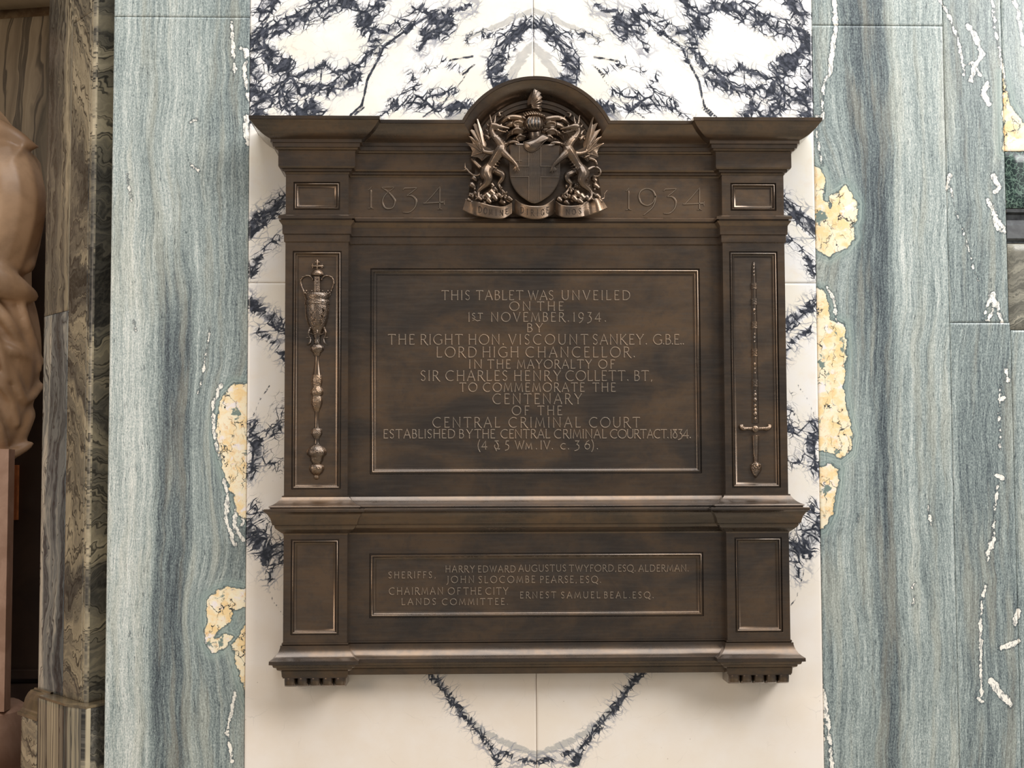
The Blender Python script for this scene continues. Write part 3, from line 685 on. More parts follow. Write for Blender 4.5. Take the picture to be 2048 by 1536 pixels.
def plate(mb, pts, d_front, thick, ridge=None):
    """flat relief plate from survey outline, bevelled edge"""
    n = len(pts); c = np.mean(np.array(pts), 0)
    inn = [(p[0]+(c[0]-p[0])*0.06, p[1]+(c[1]-p[1])*0.06) for p in pts]
    V = [W(p[0], p[1], d_front-thick) for p in pts]+[W(p[0], p[1], d_front-thick*0.35) for p in pts]+[W(p[0], p[1], d_front) for p in inn]
    Fc = [(i, (i+1) % n, n+(i+1) % n, n+i) for i in range(n)]+[(n+i, n+(i+1) % n, 2*n+(i+1) % n, 2*n+i) for i in range(n)]
    Fc += [tuple(range(2*n, 3*n)), tuple(range(n))[::-1]]
    mb.add(V, Fc)
def stroke(mb, pts, hw, y0, h=0.0013, top=0.3):
    """raised ridge along a polyline (x,z) on the plane y=y0; hw scalar or list"""
    pts = [np.array(p, float) for p in pts]
    P = [pts[0]]
    H = [hw]*len(pts) if np.isscalar(hw) else list(hw); H2 = [H[0]]
    for p, q in zip(pts[1:], H[1:]):
        if np.hypot(*(p-P[-1])) > 1e-6: P.append(p); H2.append(q)
    n = len(P)
    if n < 2: return
    closed = np.hypot(*(P[0]-P[-1])) < 1e-6 and n > 3
    V = []
    for i in range(n):
        a = P[i]-P[i-1] if i > 0 else (P[-1]-P[-2] if closed else P[1]-P[0])
        b = P[i+1]-P[i] if i < n-1 else (P[1]-P[0] if closed else P[-1]-P[-2])
        a = a/np.hypot(*a); b = b/np.hypot(*b)
        na = np.array([-a[1], a[0]]); nb_ = np.array([-b[1], b[0]]); m_ = na+nb_
        L = np.hypot(*m_); m_ = m_/L if L > 1e-6 else na
        k = H2[i]/max(0.45, m_ @ na)
        q = P[i]
        for s_, yy in ((1, y0), (top, y0-h), (-top, y0-h), (-1, y0)):
            V.append((q[0]+m_[0]*k*s_, yy, q[1]+m_[1]*k*s_))
    Fc = []
    for i in range(n-1):
        for j in range(3): Fc.append((i*4+j, i*4+j+1, (i+1)*4+j+1, (i+1)*4+j))
    if not closed: Fc += [(0, 3, 2, 1), ((n-1)*4, (n-1)*4+1, (n-1)*4+2, (n-1)*4+3)]
    mb.add(V, Fc)

# ------------------------------------------------------------------ the bronze tablet
XO, XI, DP, DC = 0.640, 0.480, 0.100, 0.060
z_bot = Zs(1370, .1)
tab = empty('memorial_tablet', (0, 0, z_bot), label='large dark bronze memorial tablet with coat of arms and raised lettering on the marble wall', cat='plaque')
def outline(off):
    a, b = XO+off, XI-off
    return [(-a, 0.0), (-a, -(DP+off)), (-b, -(DP+off)), (-b, -(DC+off)), (b, -(DC+off)), (b, -(DP+off)), (a, -(DP+off)), (a, 0.0)]
def zv(v, off): return Zs(v, DC+off)
def sweep(name, prof, lab=None, mat=BR, smooth=28):
    m = MB(); rows = []
    for off, v in prof:
        z = zv(v, off); rows.append([(x, y, z) for x, y in outline(off)])
    # refine along the length so the wide faces stay planar, then skin
    V = [p for r in rows for p in r]; n = 8; Fc = []
    for i in range(len(rows)-1):
        for j in range(n-1): Fc.append((i*n+j, (i+1)*n+j, (i+1)*n+j+1, i*n+j+1))
    Fc.append(tuple(range(n))); Fc.append(tuple((len(rows)-1)*n+j for j in range(n))[::-1])
    m.add(V, Fc)
    return m.obj(name, mat, tab, smooth, label=lab, fix=True)
# cornice with the arch over the arms
cprof = [(.0845, 240.5), (.084, 247), (.0815, 248), (.077, 254), (.071, 261), (.0635, 268), (.055, 275), (.047, 280.5), (.0415, 283.5), (.037, 286), (.0355, 287), (.0355, 293),
         (.031, 294.5), (.030, 302), (.0255, 303.5), (.0235, 307), (.019, 309.5), (.0175, 312), (.0175, 340), (.015, 343.5), (.009, 346), (.0075, 350), (.003, 352), (.001, 356)]
R_, ZC_ = 0.2136, 2.4284
ztop = zv(240.5, .0845); H_ = ztop-ZC_
m = MB(); rows = []; NA = 56
for k, (off, v) in enumerate([cprof[0]]+cprof):
    z = zv(v, off); o_ = ztop-z; r = R_-o_; h = H_-o_
    xe = sqrt(max(1e-6, r*r-h*h)); a0 = atan2(h, xe); yc = -(DC+off)
    left = outline(off)[:4]
    row = [(x, y, z) for x, y in left]
    for i in range(NA+1):
        a = (pi-a0)+(2*a0-pi)*i/NA
        row.append((r*cos(a), yc, ZC_+r*sin(a)))
    row += [(-x, y, z) for x, y in left[::-1]]
    if k == 0: row = [(x, -0.0, zz) for x, y, zz in row]
    rows.append(row)
n = len(rows[0]); V = [p for r in rows for p in r]; Fc = []
for i in range(len(rows)-1):
    for j in range(n-1): Fc.append((i*n+j, (i+1)*n+j, (i+1)*n+j+1, i*n+j+1))
m.add(V, Fc)
cornice = m.obj('cornice', BR, tab, 28, label='projecting moulded cornice rising in an arch at its centre')
# bed behind the arch
m = MB(); pts = [(-.168, zv(352, 0))]+[(-0.168*cos(pi*i/30), ZC_+0.012+0.168*sin(pi*i/30)) for i in range(31)]+[(.168, zv(352, 0))]
yy = -(DC-0.012)
n = len(pts); m.add([(x, yy, z) for x, z in pts]+[(x, 0, z) for x, z in pts], [tuple(range(n))]+[(i, (i+1) % n, n+(i+1) % n, n+i) for i in range(n)])
m.obj('tympanum', BRF, tab, None, fix=True, label='dark recessed ground under the arch')

sweep('architrave', [(0, 434), (.014, 436.5), (.017, 437.5), (.017, 443), (.010, 443.6), (.010, 445.6), (.0155, 446.2), (.0140, 449), (.0105, 452.5), (.0080, 456), (.0075, 457.5), (.0070, 473.5), (.0036, 475), (.0034, 488.5), (0, 491)], 'stepped bronze moulding under the dates')
sweep('ledge', [(0, 989), (.0045, 990), (.0048, 992.5), (.007, 995), (.0115, 999.5), (.018, 1004), (.025, 1007.5), (.033, 1010.2), (.035, 1012), (.031, 1013.5), (.031, 1015.5), (.0445, 1016.2), (.0455, 1018), (.0452, 1021.5), (.041, 1023.5), (.0355, 1027.5),
                (.0305, 1034), (.0275, 1041), (.026, 1047), (.0215, 1048), (.021, 1051), (.019, 1054), (.013, 1058), (.0065, 1062), (.002, 1064), (0, 1067)], 'wide projecting ledge with a hollow moulding beneath')
sweep('base_moulding', [(0, 1279), (.003, 1280), (.0032, 1283), (.0015, 1284), (.0062, 1285), (.0065, 1289), (.0082, 1294), (.0115, 1300), (.0165, 1306), (.0225, 1311), (.0295, 1315), (.0312, 1316.2), (.0315, 1323), (.0235, 1324), (.0215, 1328), (.0145, 1329.5), (.013, 1333), (.0035, 1335.5), (.002, 1347)], 'flared bronze base moulding')

def rect_ring(mb, x0, x1, z0, z1, prof, y):
    """prof rows: inset, depth below the face"""
    V = []; n = len(prof)
    for ins_, dep in prof:
        V += [(x0+ins_, y+dep, z0+ins_), (x1-ins_, y+dep, z0+ins_), (x1-ins_, y+dep, z1-ins_), (x0+ins_, y+dep, z1-ins_)]
    Fc = []
    for i in range(n-1):
        for j in range(4):
            k = (j+1) % 4; Fc.append((i*4+j, i*4+k, (i+1)*4+k, (i+1)*4+j))
    mb.add(V, Fc)
RING = [(0, 0.0), (.0004, .0085), (.0032, .0085), (.0034, .0010), (.0042, .0002), (.0055, -.0002), (.0068, .0004), (.0078, .0018), (.0088, .0034), (.0105, .0048), (.0125, .0058), (.0140, .0062), (.0144, .0076), (.0160, .0082), (.0164, .0098), (.0172, .0100)]
def block(name, x0, x1, z0, z1, d, hole, lab=None, scale=1.0, mat=BR, back=0.0):
    m = MB(); y = -d
    if hole is None:
        m.box(x0, x1, y, -back, z0, z1); return m.obj(name, mat, tab, label=lab)
    hx0, hx1, hz0, hz1 = hole; b = 0.0007
    V = [(x0, y, z0), (x1, y, z0), (x1, y, z1), (x0, y, z1), (hx0-b, y, hz0-b), (hx1+b, y, hz0-b), (hx1+b, y, hz1+b), (hx0-b, y, hz1+b),
         (hx0, y+b, hz0), (hx1, y+b, hz0), (hx1, y+b, hz1), (hx0, y+b, hz1), (hx0, y+.011, hz0), (hx1, y+.011, hz0), (hx1, y+.011, hz1), (hx0, y+.011, hz1),
         (x0, -back, z0), (x1, -back, z0), (x1, -back, z1), (x0, -back, z1)]
    Fc = [(0, 1, 5, 4), (1, 2, 6, 5), (2, 3, 7, 6), (3, 0, 4, 7), (4, 5, 9, 8), (5, 6, 10, 9), (6, 7, 11, 10), (7, 4, 8, 11), (8, 9, 13, 12), (9, 10, 14, 13), (10, 11, 15, 14), (11, 8, 12, 15),
          (0, 16, 17, 1), (1, 17, 18, 2), (2, 18, 19, 3), (3, 19, 16, 0)]
    m.add(V, Fc)
    o = m.obj(name, mat, tab, label=lab)
    r = MB(); rect_ring(r, hx0, hx1, hz0, hz1, [(a*scale, c) for a, c in RING], y)
    r.obj('panel_moulding', BR, o, 35)
    q = MB(); e = RING[-1][0]*scale-0.0005; q.box(hx0+e, hx1-e, y+.0098, y+.020, hz0+e, hz1-e)
    pf = q.obj('panel', BRF, o)
    return o, pf
z_fr0, z_fr1 = Zs(437, DC), Zs(354, DC)
z_sh0, z_sh1 = Zs(991, DC), Zs(490, DC)
z_dd0, z_dd1 = Zs(1281, DC), Zs(1066, DC)
block('frieze', -XI, XI, z_fr0, z_fr1, DC, None, 'plain band carrying the two dates', mat=BRF)
def px_hole(u0, u1, v0, v1, d, uc): return (float(W(u0, (v0+v1)/2, d)[0]), float(W(u1, (v0+v1)/2, d)[0]), Zs(v1, d, uc), Zs(v0, d, uc))
main, mainp = block('central_field', -XI, XI, z_sh0, z_sh1, DC, (-.4256, .4256, Zs(947.5, DC), Zs(537.5, DC)), 'middle field framing the main inscription')
low, lowp = block('lower_field', -XI, XI, z_dd0, z_dd1, DC, (-.4262, .4262, Zs(1234, DC), Zs(1106, DC)), 'lower field framing the list of officers')
PH = dict(f=(.5025, .6200, Zs(420.5, DP), Zs(365.5, DP)), s=(.4975, .6210, Zs(977, DP), Zs(503, DP)), d=(.5015, .6210, Zs(1267, DP), Zs(1077, DP)))
shafts = {}
for sgn, side in ((-1, 'left'), (1, 'right')):
    def hx(h): return (min(sgn*h[0], sgn*h[1]), max(sgn*h[0], sgn*h[1]), h[2], h[3])
    xa, xb = (-XO, -XI) if sgn < 0 else (XI, XO)
    block('frieze_block', xa, xb, z_fr0, z_fr1, DP, hx(PH['f']), 'small framed block at the %s end of the date band' % side, scale=.85)
    shafts[side] = block('pilaster', xa, xb, z_sh0, z_sh1, DP, hx(PH['s']), 'tall %s pilaster holding the %s in relief' % (side, 'mace' if sgn < 0 else 'sword'), scale=.85)
    block('pedestal_block', xa, xb, z_dd0, z_dd1, DP, hx(PH['d']), 'lower %s block with an empty framed panel' % side, scale=.85)
    # fluted bracket foot
    za, zb, zc_ = Zs(1335, DP), Zs(1353, DP), Zs(1371, DP)
    m = MB(); m.box(xa, xb, -DP-0.002, 0, zb, za)
    br = m.obj('bracket', BR, tab, label='%s fluted bracket foot' % side)
    nf = 5; wv = (xb-xa-0.004)/nf
    for i in range(nf):
        m = MB(); x0 = xa+0.002+i*wv; Vv = []; NS = 7
        for j in range(NS+1):
            t = pi*j/NS; xx = x0+wv*0.5-cos(t)*wv*0.47
            for zz, k in ((zb+.001, 1.0), (zb-.008, 1.05), ((zb+zc_)/2, 1.0), (zc_+.004, .92), (zc_, .6)):
                Vv.append((xx, -(DP-0.010)-0.012*sin(t)*k+(1-k)*0.02, zz))
        for j in range(NS+1):
            for q in range(1): pass
        Fc = [(j*5+q, j*5+q+1, (j+1)*5+q+1, (j+1)*5+q) for j in range(NS) for q in range(4)]
        nV = len(Vv); Vv += [(x0+wv*.03, 0, zb), (x0+wv*.97, 0, zb), (x0+wv*.97, 0, zc_), (x0+wv*.03, 0, zc_)]
        Fc += [(0, 1, 2, 3, 4, nV+3, nV), (NS*5, nV+1, nV+2, NS*5+4, NS*5+3, NS*5+2, NS*5+1), tuple([j*5+4 for j in range(NS+1)]+[nV+2, nV+3])]
        m.add(Vv, Fc); m.obj('flute', BR, br, 40, fix=True)

# ------------------------------------------------------------------ lettering
def arc(cx, cy, rx, ry, a0, a1, n=10): return [(cx+rx*cos(radians(a0+(a1-a0)*i/n)), cy+ry*sin(radians(a0+(a1-a0)*i/n))) for i in range(n+1)]
def srf(*pts): return [[(x-.065, y), (x+.065, y)] for x, y in pts]
G = {
 'A': (.80, [[(.02,0),(.40,1.02),(.78,0)], [(.18,.36),(.62,.36)]]+srf((.04,0),(.76,0))),
 'B': (.58, [[(.08,0),(.08,1)], [(.03,1),(.26,1)]+arc(.26,.77,.22,.23,90,-90,6)+[(.08,.54)], [(.26,.54)]+arc(.28,.27,.26,.27,90,-90,6)+[(.03,0)]]),
 'C': (.88, [arc(.52,.5,.49,.51,52,308,14)]),
 'D': (.84, [[(.08,0),(.08,1)], [(.03,1),(.30,1)]+arc(.32,.5,.48,.5,90,-90,10)+[(.03,0)]]),
 'E': (.54, [[(.08,0),(.08,1)], [(.03,1),(.48,1),(.49,.93)], [(.08,.53),(.42,.53)], [(.03,0),(.50,0),(.53,.08)]]),
 'F': (.50, [[(.08,0),(.08,1)], [(.03,1),(.48,1),(.49,.93)], [(.08,.53),(.42,.53)]]+srf((.08,0))),
 'G': (.92, [arc(.52,.5,.49,.51,52,300,14)+[(.86,.12),(.86,.44)], [(.68,.44),(.92,.44)]]),
 'H': (.80, [[(.08,0),(.08,1)], [(.72,0),(.72,1)], [(.08,.52),(.72,.52)]]+srf((.08,0),(.08,1),(.72,0),(.72,1))),
 'I': (.16, [[(.08,0),(.08,1)]]+srf((.08,0),(.08,1))),
 'J': (.30, [[(.24,1),(.24,.1),(.20,-.12),(.08,-.25),(-.02,-.28)]]+srf((.24,1))),
 'K': (.72, [[(.08,0),(.08,1)], [(.58,1),(.08,.44)], [(.18,.56),(.60,.05),(.76,-.08)]]+srf((.08,0),(.08,1),(.58,1))),
 'L': (.54, [[(.08,1),(.08,0),(.50,0),(.54,.10)]]+srf((.08,1))),
 'M': (.98, [[(.05,0),(.16,1),(.49,.12),(.82,1),(.93,0)]]+srf((.05,0),(.93,0))),
 'N': (.82, [[(.08,0),(.08,1),(.74,0),(.74,1)]]+srf((.08,0),(.74,1))),
 'O': (1.0, [arc(.5,.5,.49,.51,90,450,20)]),
 'P': (.56, [[(.08,0),(.08,1)], [(.03,1),(.28,1)]+arc(.28,.75,.24,.25,90,-90,7)+[(.08,.50)]]+srf((.08,0))),
 'Q': (1.0, [arc(.5,.5,.49,.51,90,450,20), [(.58,.04),(.78,-.12),(1.0,-.22)]]),
 'R': (.66, [[(.08,0),(.08,1)], [(.03,1),(.28,1)]+arc(.28,.75,.24,.25,90,-90,7)+[(.08,.50)], [(.28,.50),(.55,.10),(.76,-.10)]]+srf((.08,0))),
 'S': (.54, [arc(.28,.76,.22,.25,35,180,7)[:-1]+[(.06,.72),(.14,.60),(.38,.44),(.48,.30)]+arc(.26,.26,.22,.26,10,-150,7)]),
 'T': (.76, [[(.38,0),(.38,1)], [(.02,.93),(.04,1),(.72,1),(.74,.93)]]+srf((.38,0))),
 'U': (.80, [[(.08,1),(.08,.36)]+arc(.40,.33,.32,.34,180,360,8)+[(.72,1)]]+srf((.08,1),(.72,1))),
 'V': (.78, [[(.03,1),(.40,0),(.75,1)]]+srf((.03,1),(.75,1))),
 'W': (1.12, [[(.03,1),(.32,0),(.58,1)], [(.52,.86),(.80,0),(1.09,1)]]+srf((.03,1),(1.09,1))),
 'Y': (.72, [[(.03,1),(.36,.48),(.36,0)], [(.36,.48),(.70,1)]]+srf((.36,0),(.03,1),(.70,1))),
 '.': (.16, [[(.05,.02),(.12,.05)]]), ',': (.16, [[(.05,.05),(.12,.03),(.06,-.12)]]),
 '1': (.22, [[(.03,.90),(.12,1),(.12,0)]]+srf((.12,0))),
 '3': (.52, [[(.06,1),(.46,1),(.22,.58)]+arc(.20,.24,.28,.34,85,-60,8)+[(.14,-.16),(.0,-.18)]]),
 '4': (.74, [[(.50,0),(.50,1),(.02,.27),(.70,.27)]]+srf((.50,0))),
 '5': (.52, [[(.48,1),(.16,1),(.10,.60)]+arc(.16,.24,.30,.34,90,-70,8)+[(.0,-.16)]]),
 '6': (.62, [[(.52,1.08),(.28,.90),(.10,.55)]+arc(.32,.32,.26,.32,160,520,14)]),
 '8': (.58, [[(.48,1),(.10,1),(.42,.56)]+arc(.29,.28,.24,.28,30,-210,10)+[(.12,.50),(.48,1)]]),
 '9': (.62, [arc(.31,.66,.26,.33,0,360,14), [(.57,.66),(.48,.20),(.30,-.05),(.10,-.16)]]),
 '&': (.66, [[(.08,1),(.58,1)], [(.20,1),(.30,.86),(.46,.60)]+arc(.30,.34,.24,.32,40,-230,10), [(.18,.02),(.30,-.22)], [(.40,.06),(.66,.0),(.70,.12)]]),
 '(': (.24, [[(.24,1.2),(.06,.80),(.0,.40),(.06,.0),(.24,-.34)]]), ')': (.24, [[(.0,1.2),(.18,.80),(.24,.40),(.18,.0),(.0,-.34)]]),
}
def word(mb, txt, u0, u1, vt, vb, d, hw=0.00145, h=0.0024, small=None):
    x0, x1 = float(W(u0, vb, d)[0]), float(W(u1, vb, d)[0])
    zb, zt = float(W((u0+u1)/2, vb, d)[2]), float(W((u0+u1)/2, vt, d)[2]); H = zt-zb
    ws = [G[c][0] for c in txt]; n = len(txt)
    tot = sum(ws)*H
    sx = 1.0; trk = 0.0
    avail = x1-x0
    if n > 1:
        trk = (avail-tot)/(n-1)
        lo = 0.06*H
        if trk < lo: sx = max(.55, (avail-lo*(n-1))/tot); trk = (avail-tot*sx)/(n-1)
        if trk > 0.42*H: sx = min(1.15, (avail-0.42*H*(n-1))/tot); trk = (avail-tot*sx)/(n-1)
    x = x0; y0 = -d+0.0002
    for c, w_ in zip(txt, ws):
        for pl_ in G[c][1]:
            stroke(mb, [(x+px*H*sx, zb+py*H) for px, py in pl_], hw*(1.5 if c in '.' else 1), y0, h)
        x += w_*H*sx+trk
def line_obj(words, vt, vb, d, parent, hw=0.00145):
    for wd in words:
        m = MB()
        if len(wd) == 3: word(m, wd[0], wd[1], wd[2], vt, vb, d, hw)
        else: word(m, wd[0], wd[1], wd[2], wd[3], wd[4], d, hw)
        m.obj('inscription_word', BRL, parent)
DF = DC-0.0098
L1 = [
 ([('THIS',883,940),('TABLET',952,1046),('WAS',1056,1107),('UNVEILED',1123,1260)],581.8,600),
 ([('ON',1019,1061),('THE',1074,1127)],604.2,621.3),
 ([('1',936,941),('ST',944,965,627,637.5),('NOVEMBER.',982,1138),('1934.',1146,1212)],625.6,643.3),
 ([('BY',1054,1085)],647.8,664.2),
 ([('THE',776,829),('RIGHT',841,925),('HON.',937,1008),('VISCOUNT',1017,1176),('SANKEY.',1185,1294),('G.B.E..',1306,1368)],669.5,689),
 ([('LORD',873,953),('HIGH',965,1037),('CHANCELLOR.',1051,1270)],694.6,714.6),
 ([('IN',938,964),('THE',975,1021),('MAYORALTY',1034,1183),('OF',1197,1229)],720.2,737),
 ([('SIR',841,878),('CHARLES',891,1015),('HENRY',1028,1121),('COLLETT.',1131,1257),('BT,',1268,1304)],742,761.5),
 ([('TO',919,954),('COMMEMORATE',966,1169),('THE',1185,1231)],766.3,783.3),
 ([('CENTENARY',985,1163)],788,807.7),
 ([('OF',1024,1058),('THE',1075,1124)],812.5,830),
 ([('CENTRAL',865,1000),('CRIMINAL',1017,1161),('COURT',1178,1280)],835.3,854.8),
 ([('ESTABLISHED',767,910),('BY',918,945),('THE',949,990),('CENTRAL',1001,1100),('CRIMINAL',1108,1213),('COURT',1220,1293),('ACT.',1294,1337),('1834.',1340,1382)],859.4,876.4),
 ([('(',956,961),('4',963,977),('&',988,1001),('5',1010,1021),('W',1030,1050),('M.',1051,1074,887,898.6),('IV.',1081,1106),('C.',1121,1138,887.5,898.6),('36',1149,1180),(').',1183,1196)],882.3,898.6)]
for wds, vt, vb in L1: line_obj(wds, vt, vb, DF, mainp)
m = MB(); stroke(m, [tuple(W(u, v, DF)[[0, 2]]) for u, v in ((945, 641), (949, 639.5), (955, 642), (961, 640.5))], .0010, -DF, .0012); m.obj('flourish', BRL, mainp)
L2 = [([('SHERIFFS,',777,871)],1143.8,1156), ([('HARRY',891,949),('EDWARD',956,1031)],1131.8,1144.2), ([('AUGUSTUS',1037,1132),('TWYFORD,',1138,1232),('ESQ.',1236,1271),('ALDERMAN.',1277,1377)],1130,1142.8),
 ([('JOHN',893,948),('SLOCOMBE',957,1070),('PEARSE,',1080,1153),('ESQ.',1160,1202)],1152.4,1165.4), ([('CHAIRMAN',778,886),('OF',896,921),('THE',927,963),('CITY',971,1016)],1175.5,1188.7),
 ([('LANDS',803,872),('COMMITTEE.',884,1016)],1197.3,1209.3), ([('ERNEST',1040,1112),('SAMUEL',1122,1200),('BEAL.',1208,1260),('ESQ.',1265,1307)],1184,1196)]
for wds, vt, vb in L2: line_obj(wds, vt, vb, DF, lowp, 0.00112)
# the two dates, every figure on its own
def digit(shapes):
    m = MB()
    for pts, hw in shapes:
        q = smooth_pts(np.array([(p[0], p[1], h_) for p, h_ in zip(pts, hw)]), 4) if len(pts) > 3 else np.array([(p[0], p[1], h_) for p, h_ in zip(pts, hw)])
        xz = [tuple(W(a, b, DC)[[0, 2]]) for a, b, c in q]
        stroke(m, xz, [c*0.00126 for a, b, c in q], -DC+0.0002, 0.0028, 0.45)
    frz = bpy.data.objects['frieze']
    m.obj('date_numeral', BRN, frz)
def one(x, t, b):
    digit([([(x, t+4), (x+1, t+8), (x+1, (t+b)/2), (x+1, b-4), (x+1, b)], [1.6, 2.2, 2.0, 2.1, 3.0]), ([(x-4.5, t+5), (x, t+1), (x+2, t-2)], [.8, 1.6, .6]), ([(x-5, b), (x+1, b-1), (x+7, b)], [.8, 1.6, .8])])
def three(x, t, b, w=30):
    digit([([(x, t+4), (x+3, t+1), (x+w-1, t)], [1.2, 1.8, 1.5]), ([(x+w, t), (x+w*.62, t+9), (x+w*.30, t+15)], [1.3, 1.6, 1.2]),
           ([(x+w*.28, t+16), (x+w*.62, t+16), (x+w*.90, t+23), (x+w*.94, t+32), (x+w*.80, t+41), (x+w*.45, t+49), (x, b)], [1.0, 2.0, 2.5, 2.4, 2.0, 1.5, 1.2])])
def four(x, t, b, w=40):
    s_ = x+w*.77
    digit([([(s_, t-1), (s_, t+10), (s_, b)], [1.0, 2.0, 2.1]), ([(s_, t), (x+w*.4, t+18), (x+3, t+32)], [1.2, 1.6, 1.4]), ([(x-1, t+33), (x+w*.5, t+32), (x+w-1, t+31)], [1.6, 1.7, 2.2]), ([(x+w, t+27), (x+w-1, t+31), (x+w, t+36)], [1.0, 1.6, .8]), ([(s_-4, b), (s_, b-1), (s_+5, b)], [.8, 1.5, .8])])
one(741, 376, 417.5)
digit([([(763, 375.5), (777, 375), (789, 375)], [1.2, 1.5, 1.2]), ([(763, 375.5), (772, 381), (780, 388), (788, 398), (790, 405), (786, 415), (777, 418), (769, 415), (765, 405), (768, 394), (775, 386), (783, 380), (789, 375)], [1.0, 1.8, 2.0, 2.4, 2.4, 2.1, 2.0, 2.2, 2.3, 2.0, 1.4, 1.2, 1.0])])
three(806, 376, 425, 28); four(848, 374, 419, 41)
one(1256, 378, 420)
digit([([(1310.5, 393), (1305, 382), (1293, 377.5), (1281, 383), (1277.5, 394), (1282, 406), (1294, 411.5), (1305, 406), (1310.5, 393)], [2.5, 1.9, 1.7, 2.0, 2.4, 2.0, 1.8, 1.8, 2.4]), ([(1310.5, 392), (1310, 403), (1303, 417), (1287, 430.5)], [2.5, 2.4, 2.0, 1.2])])
three(1327, 378, 427, 26); four(1367, 376, 420, 41)

# ------------------------------------------------------------------ coat of arms
m = MB()
plate(m, [(946,300),(980,262),(1010,246),(1068,240),(1128,246),(1160,262),(1192,300),(1196,350),(1204,398),(1180,420),(1068,432),(958,420),(936,398),(942,350)], 0.088, 0.030)
arms = m.obj('coat_of_arms', BR, tab, label='coat of arms with two winged dragons, shield, helmet and motto scroll')
MIR = lambda rows: [(2139-r[0]-0.0*r[1], r[1]+1.5)+tuple(r[2:]) for r in rows]
D0 = 0.125
body = [
 [(1004,296,D0+.012,9.5),(1000,303,D0+.014,10),(992,315,D0+.010,9),(984,328,D0+.006,8),(976,340,D0+.004,9.5)],
 [(1003,293,D0+.014,8),(997,283,D0+.014,6.8),(989,274,D0+.012,5.6),(983,263,D0+.010,5.0),(984,254,D0+.010,5.2)],
 [(984,252,D0+.011,5.6),(991,252,D0+.013,5.0),(999,253.5,D0+.013,3.6),(1008,255,D0+.012,2.4),(1018,257,D0+.010,1.3)],
 [(990,257,D0+.011,3.4),(999,262,D0+.011,2.2),(1012,264.5,D0+.010,1.0)],
 [(983,249,D0+.010,2.2),(981.5,240,D0+.009,1.6),(979.5,229,D0+.006,.6)], [(988,248,D0+.010,2.2),(990,240,D0+.008,1.9),(991,231,D0+.004,.8)],
 [(1001,252,D0+.012,1.8),(1003,249,D0+.014,1.2)],
 [(1003,300,D0+.016,7.5),(1008,307,D0+.020,6.6),(1017,315,D0+.024,5.0),(1027,324,D0+.026,3.6),(1032,330,D0+.026,3.0),(1035,336,D0+.026,2.3)],
 [(1034,334,D0+.026,2.0),(1039,342,D0+.026,.9)], [(1033,334,D0+.026,1.8),(1035,344,D0+.025,.8)], [(1032,334,D0+.026,1.8),(1030,343,D0+.025,.8)], [(1031,333,D0+.026,1.6),(1026,340,D0+.024,.8)],
 [(1008,294,D0+.006,5),(1015,288,D0+.008,3.8),(1021,285,D0+.014,3.0),(1030,284,D0+.018,2.4),(1038,286,D0+.018,1.4)], [(1030,284,D0+.018,2),(1033,290,D0+.02,1.0)],
 [(975,338,D0+.006,9.5),(972,348,D0+.010,10.5),(976,359,D0+.012,8.5),(972,368,D0+.010,6.0),(963,376,D0+.006,4.2),(957,383,D0+.004,3.3),(957,393,D0+.006,3.0),(962,399,D0+.010,2.6)],
 [(957,395,D0+.008,2.4),(951,399,D0+.010,1.2)],
 [(984,338,D0-.004,8),(994,344,D0-.002,7),(1004,349,D0+.002,6.2),(1005,357,D0+.002,4.6),(998,366,D0+.0,3.4),(998,371,D0,2.8),(1003,379,D0+.002,2.5),(1007,384,D0+.004,2.4),(1012,388,D0+.006,1.4)], [(1006,384,D0+.004,2.0),(1004,390,D0+.006,1.1)],
 [(978,268,D0+.006,3.5),(974,262,D0+.004,2.2),(969,258,D0,1.0)], [(978,277,D0+.006,3.5),(972,272,D0+.003,2.0),(968,270,D0,.9)], [(980,257,D0+.006,3),(975,250,D0+.004,1.4),(972,246,D0,.8)],
 [(990,305,D0+.014,4.5),(980,306,D0+.012,3.6),(968,303,D0+.010,2.8),(966,299,D0+.01,2.4)],
]
for i in range(6):
    t = i/5; body.append([(988+16*t, 271+14*t+3, D0+.020, 1.3), (996+17*t, 268+16*t+3, D0+.016, 1.1)])
for i in range(5):
    t = i/4; body.append([(1001-14*t, 313+22*t, D0+.020-.006*t, 1.1), (1006-12*t, 317+20*t, D0+.010, 1.0)])
tailL = [[(966,342,D0-.004,4),(958,350,D0-.008,3.2),(948,351,D0-.012,2.6),(940,346,D0-.016,2.2),(933,338,D0-.018,2.0),(927,334,D0-.02,1.4)], [(930,340,D0-.018,1.6),(922,342,D0-.02,.7)], [(930,334,D0-.018,1.6),(930,326,D0-.02,.7)],
         [(960,335,D0-.01,4.5),(950,325,D0-.012,4),(944,318,D0-.014,3)]]
tailR = [[(1176,340,D0,4.5),(1188,334,D0-.004,3.4),(1198,338,D0-.006,2.6),(1201,346,D0-.006,2.3),(1196,353,D0-.006,2.1),(1187,352,D0-.006,1.8)], [(1180,318,D0,4.0),(1190,322,D0+.002,3.4),(1194,330,D0+.002,2.4)], [(1170,315,D0+.002,3.5),(1180,310,D0,2.6),(1186,306,D0,1.4)]]
wingpoly = [(950,224),(954,240),(953.5,249),(943.5,243),(950,256),(950,262),(937.5,256),(946,268),(949,276),(936.5,271.5),(944,282),(947,289),(931.5,285),(941,294),(945,303),(942,313),(956,315),(964,322),(975,313),(990,308),(986,300),(971,299),(973,288),(966,266),(958,244)]
ribs = [[(967,303),(950,224)], [(967,303),(944,244)], [(966,304),(938,257)], [(966,304),(937,272)], [(965,305),(932,285.5)], [(968,305),(943,312)], [(972,306),(963,321)]]
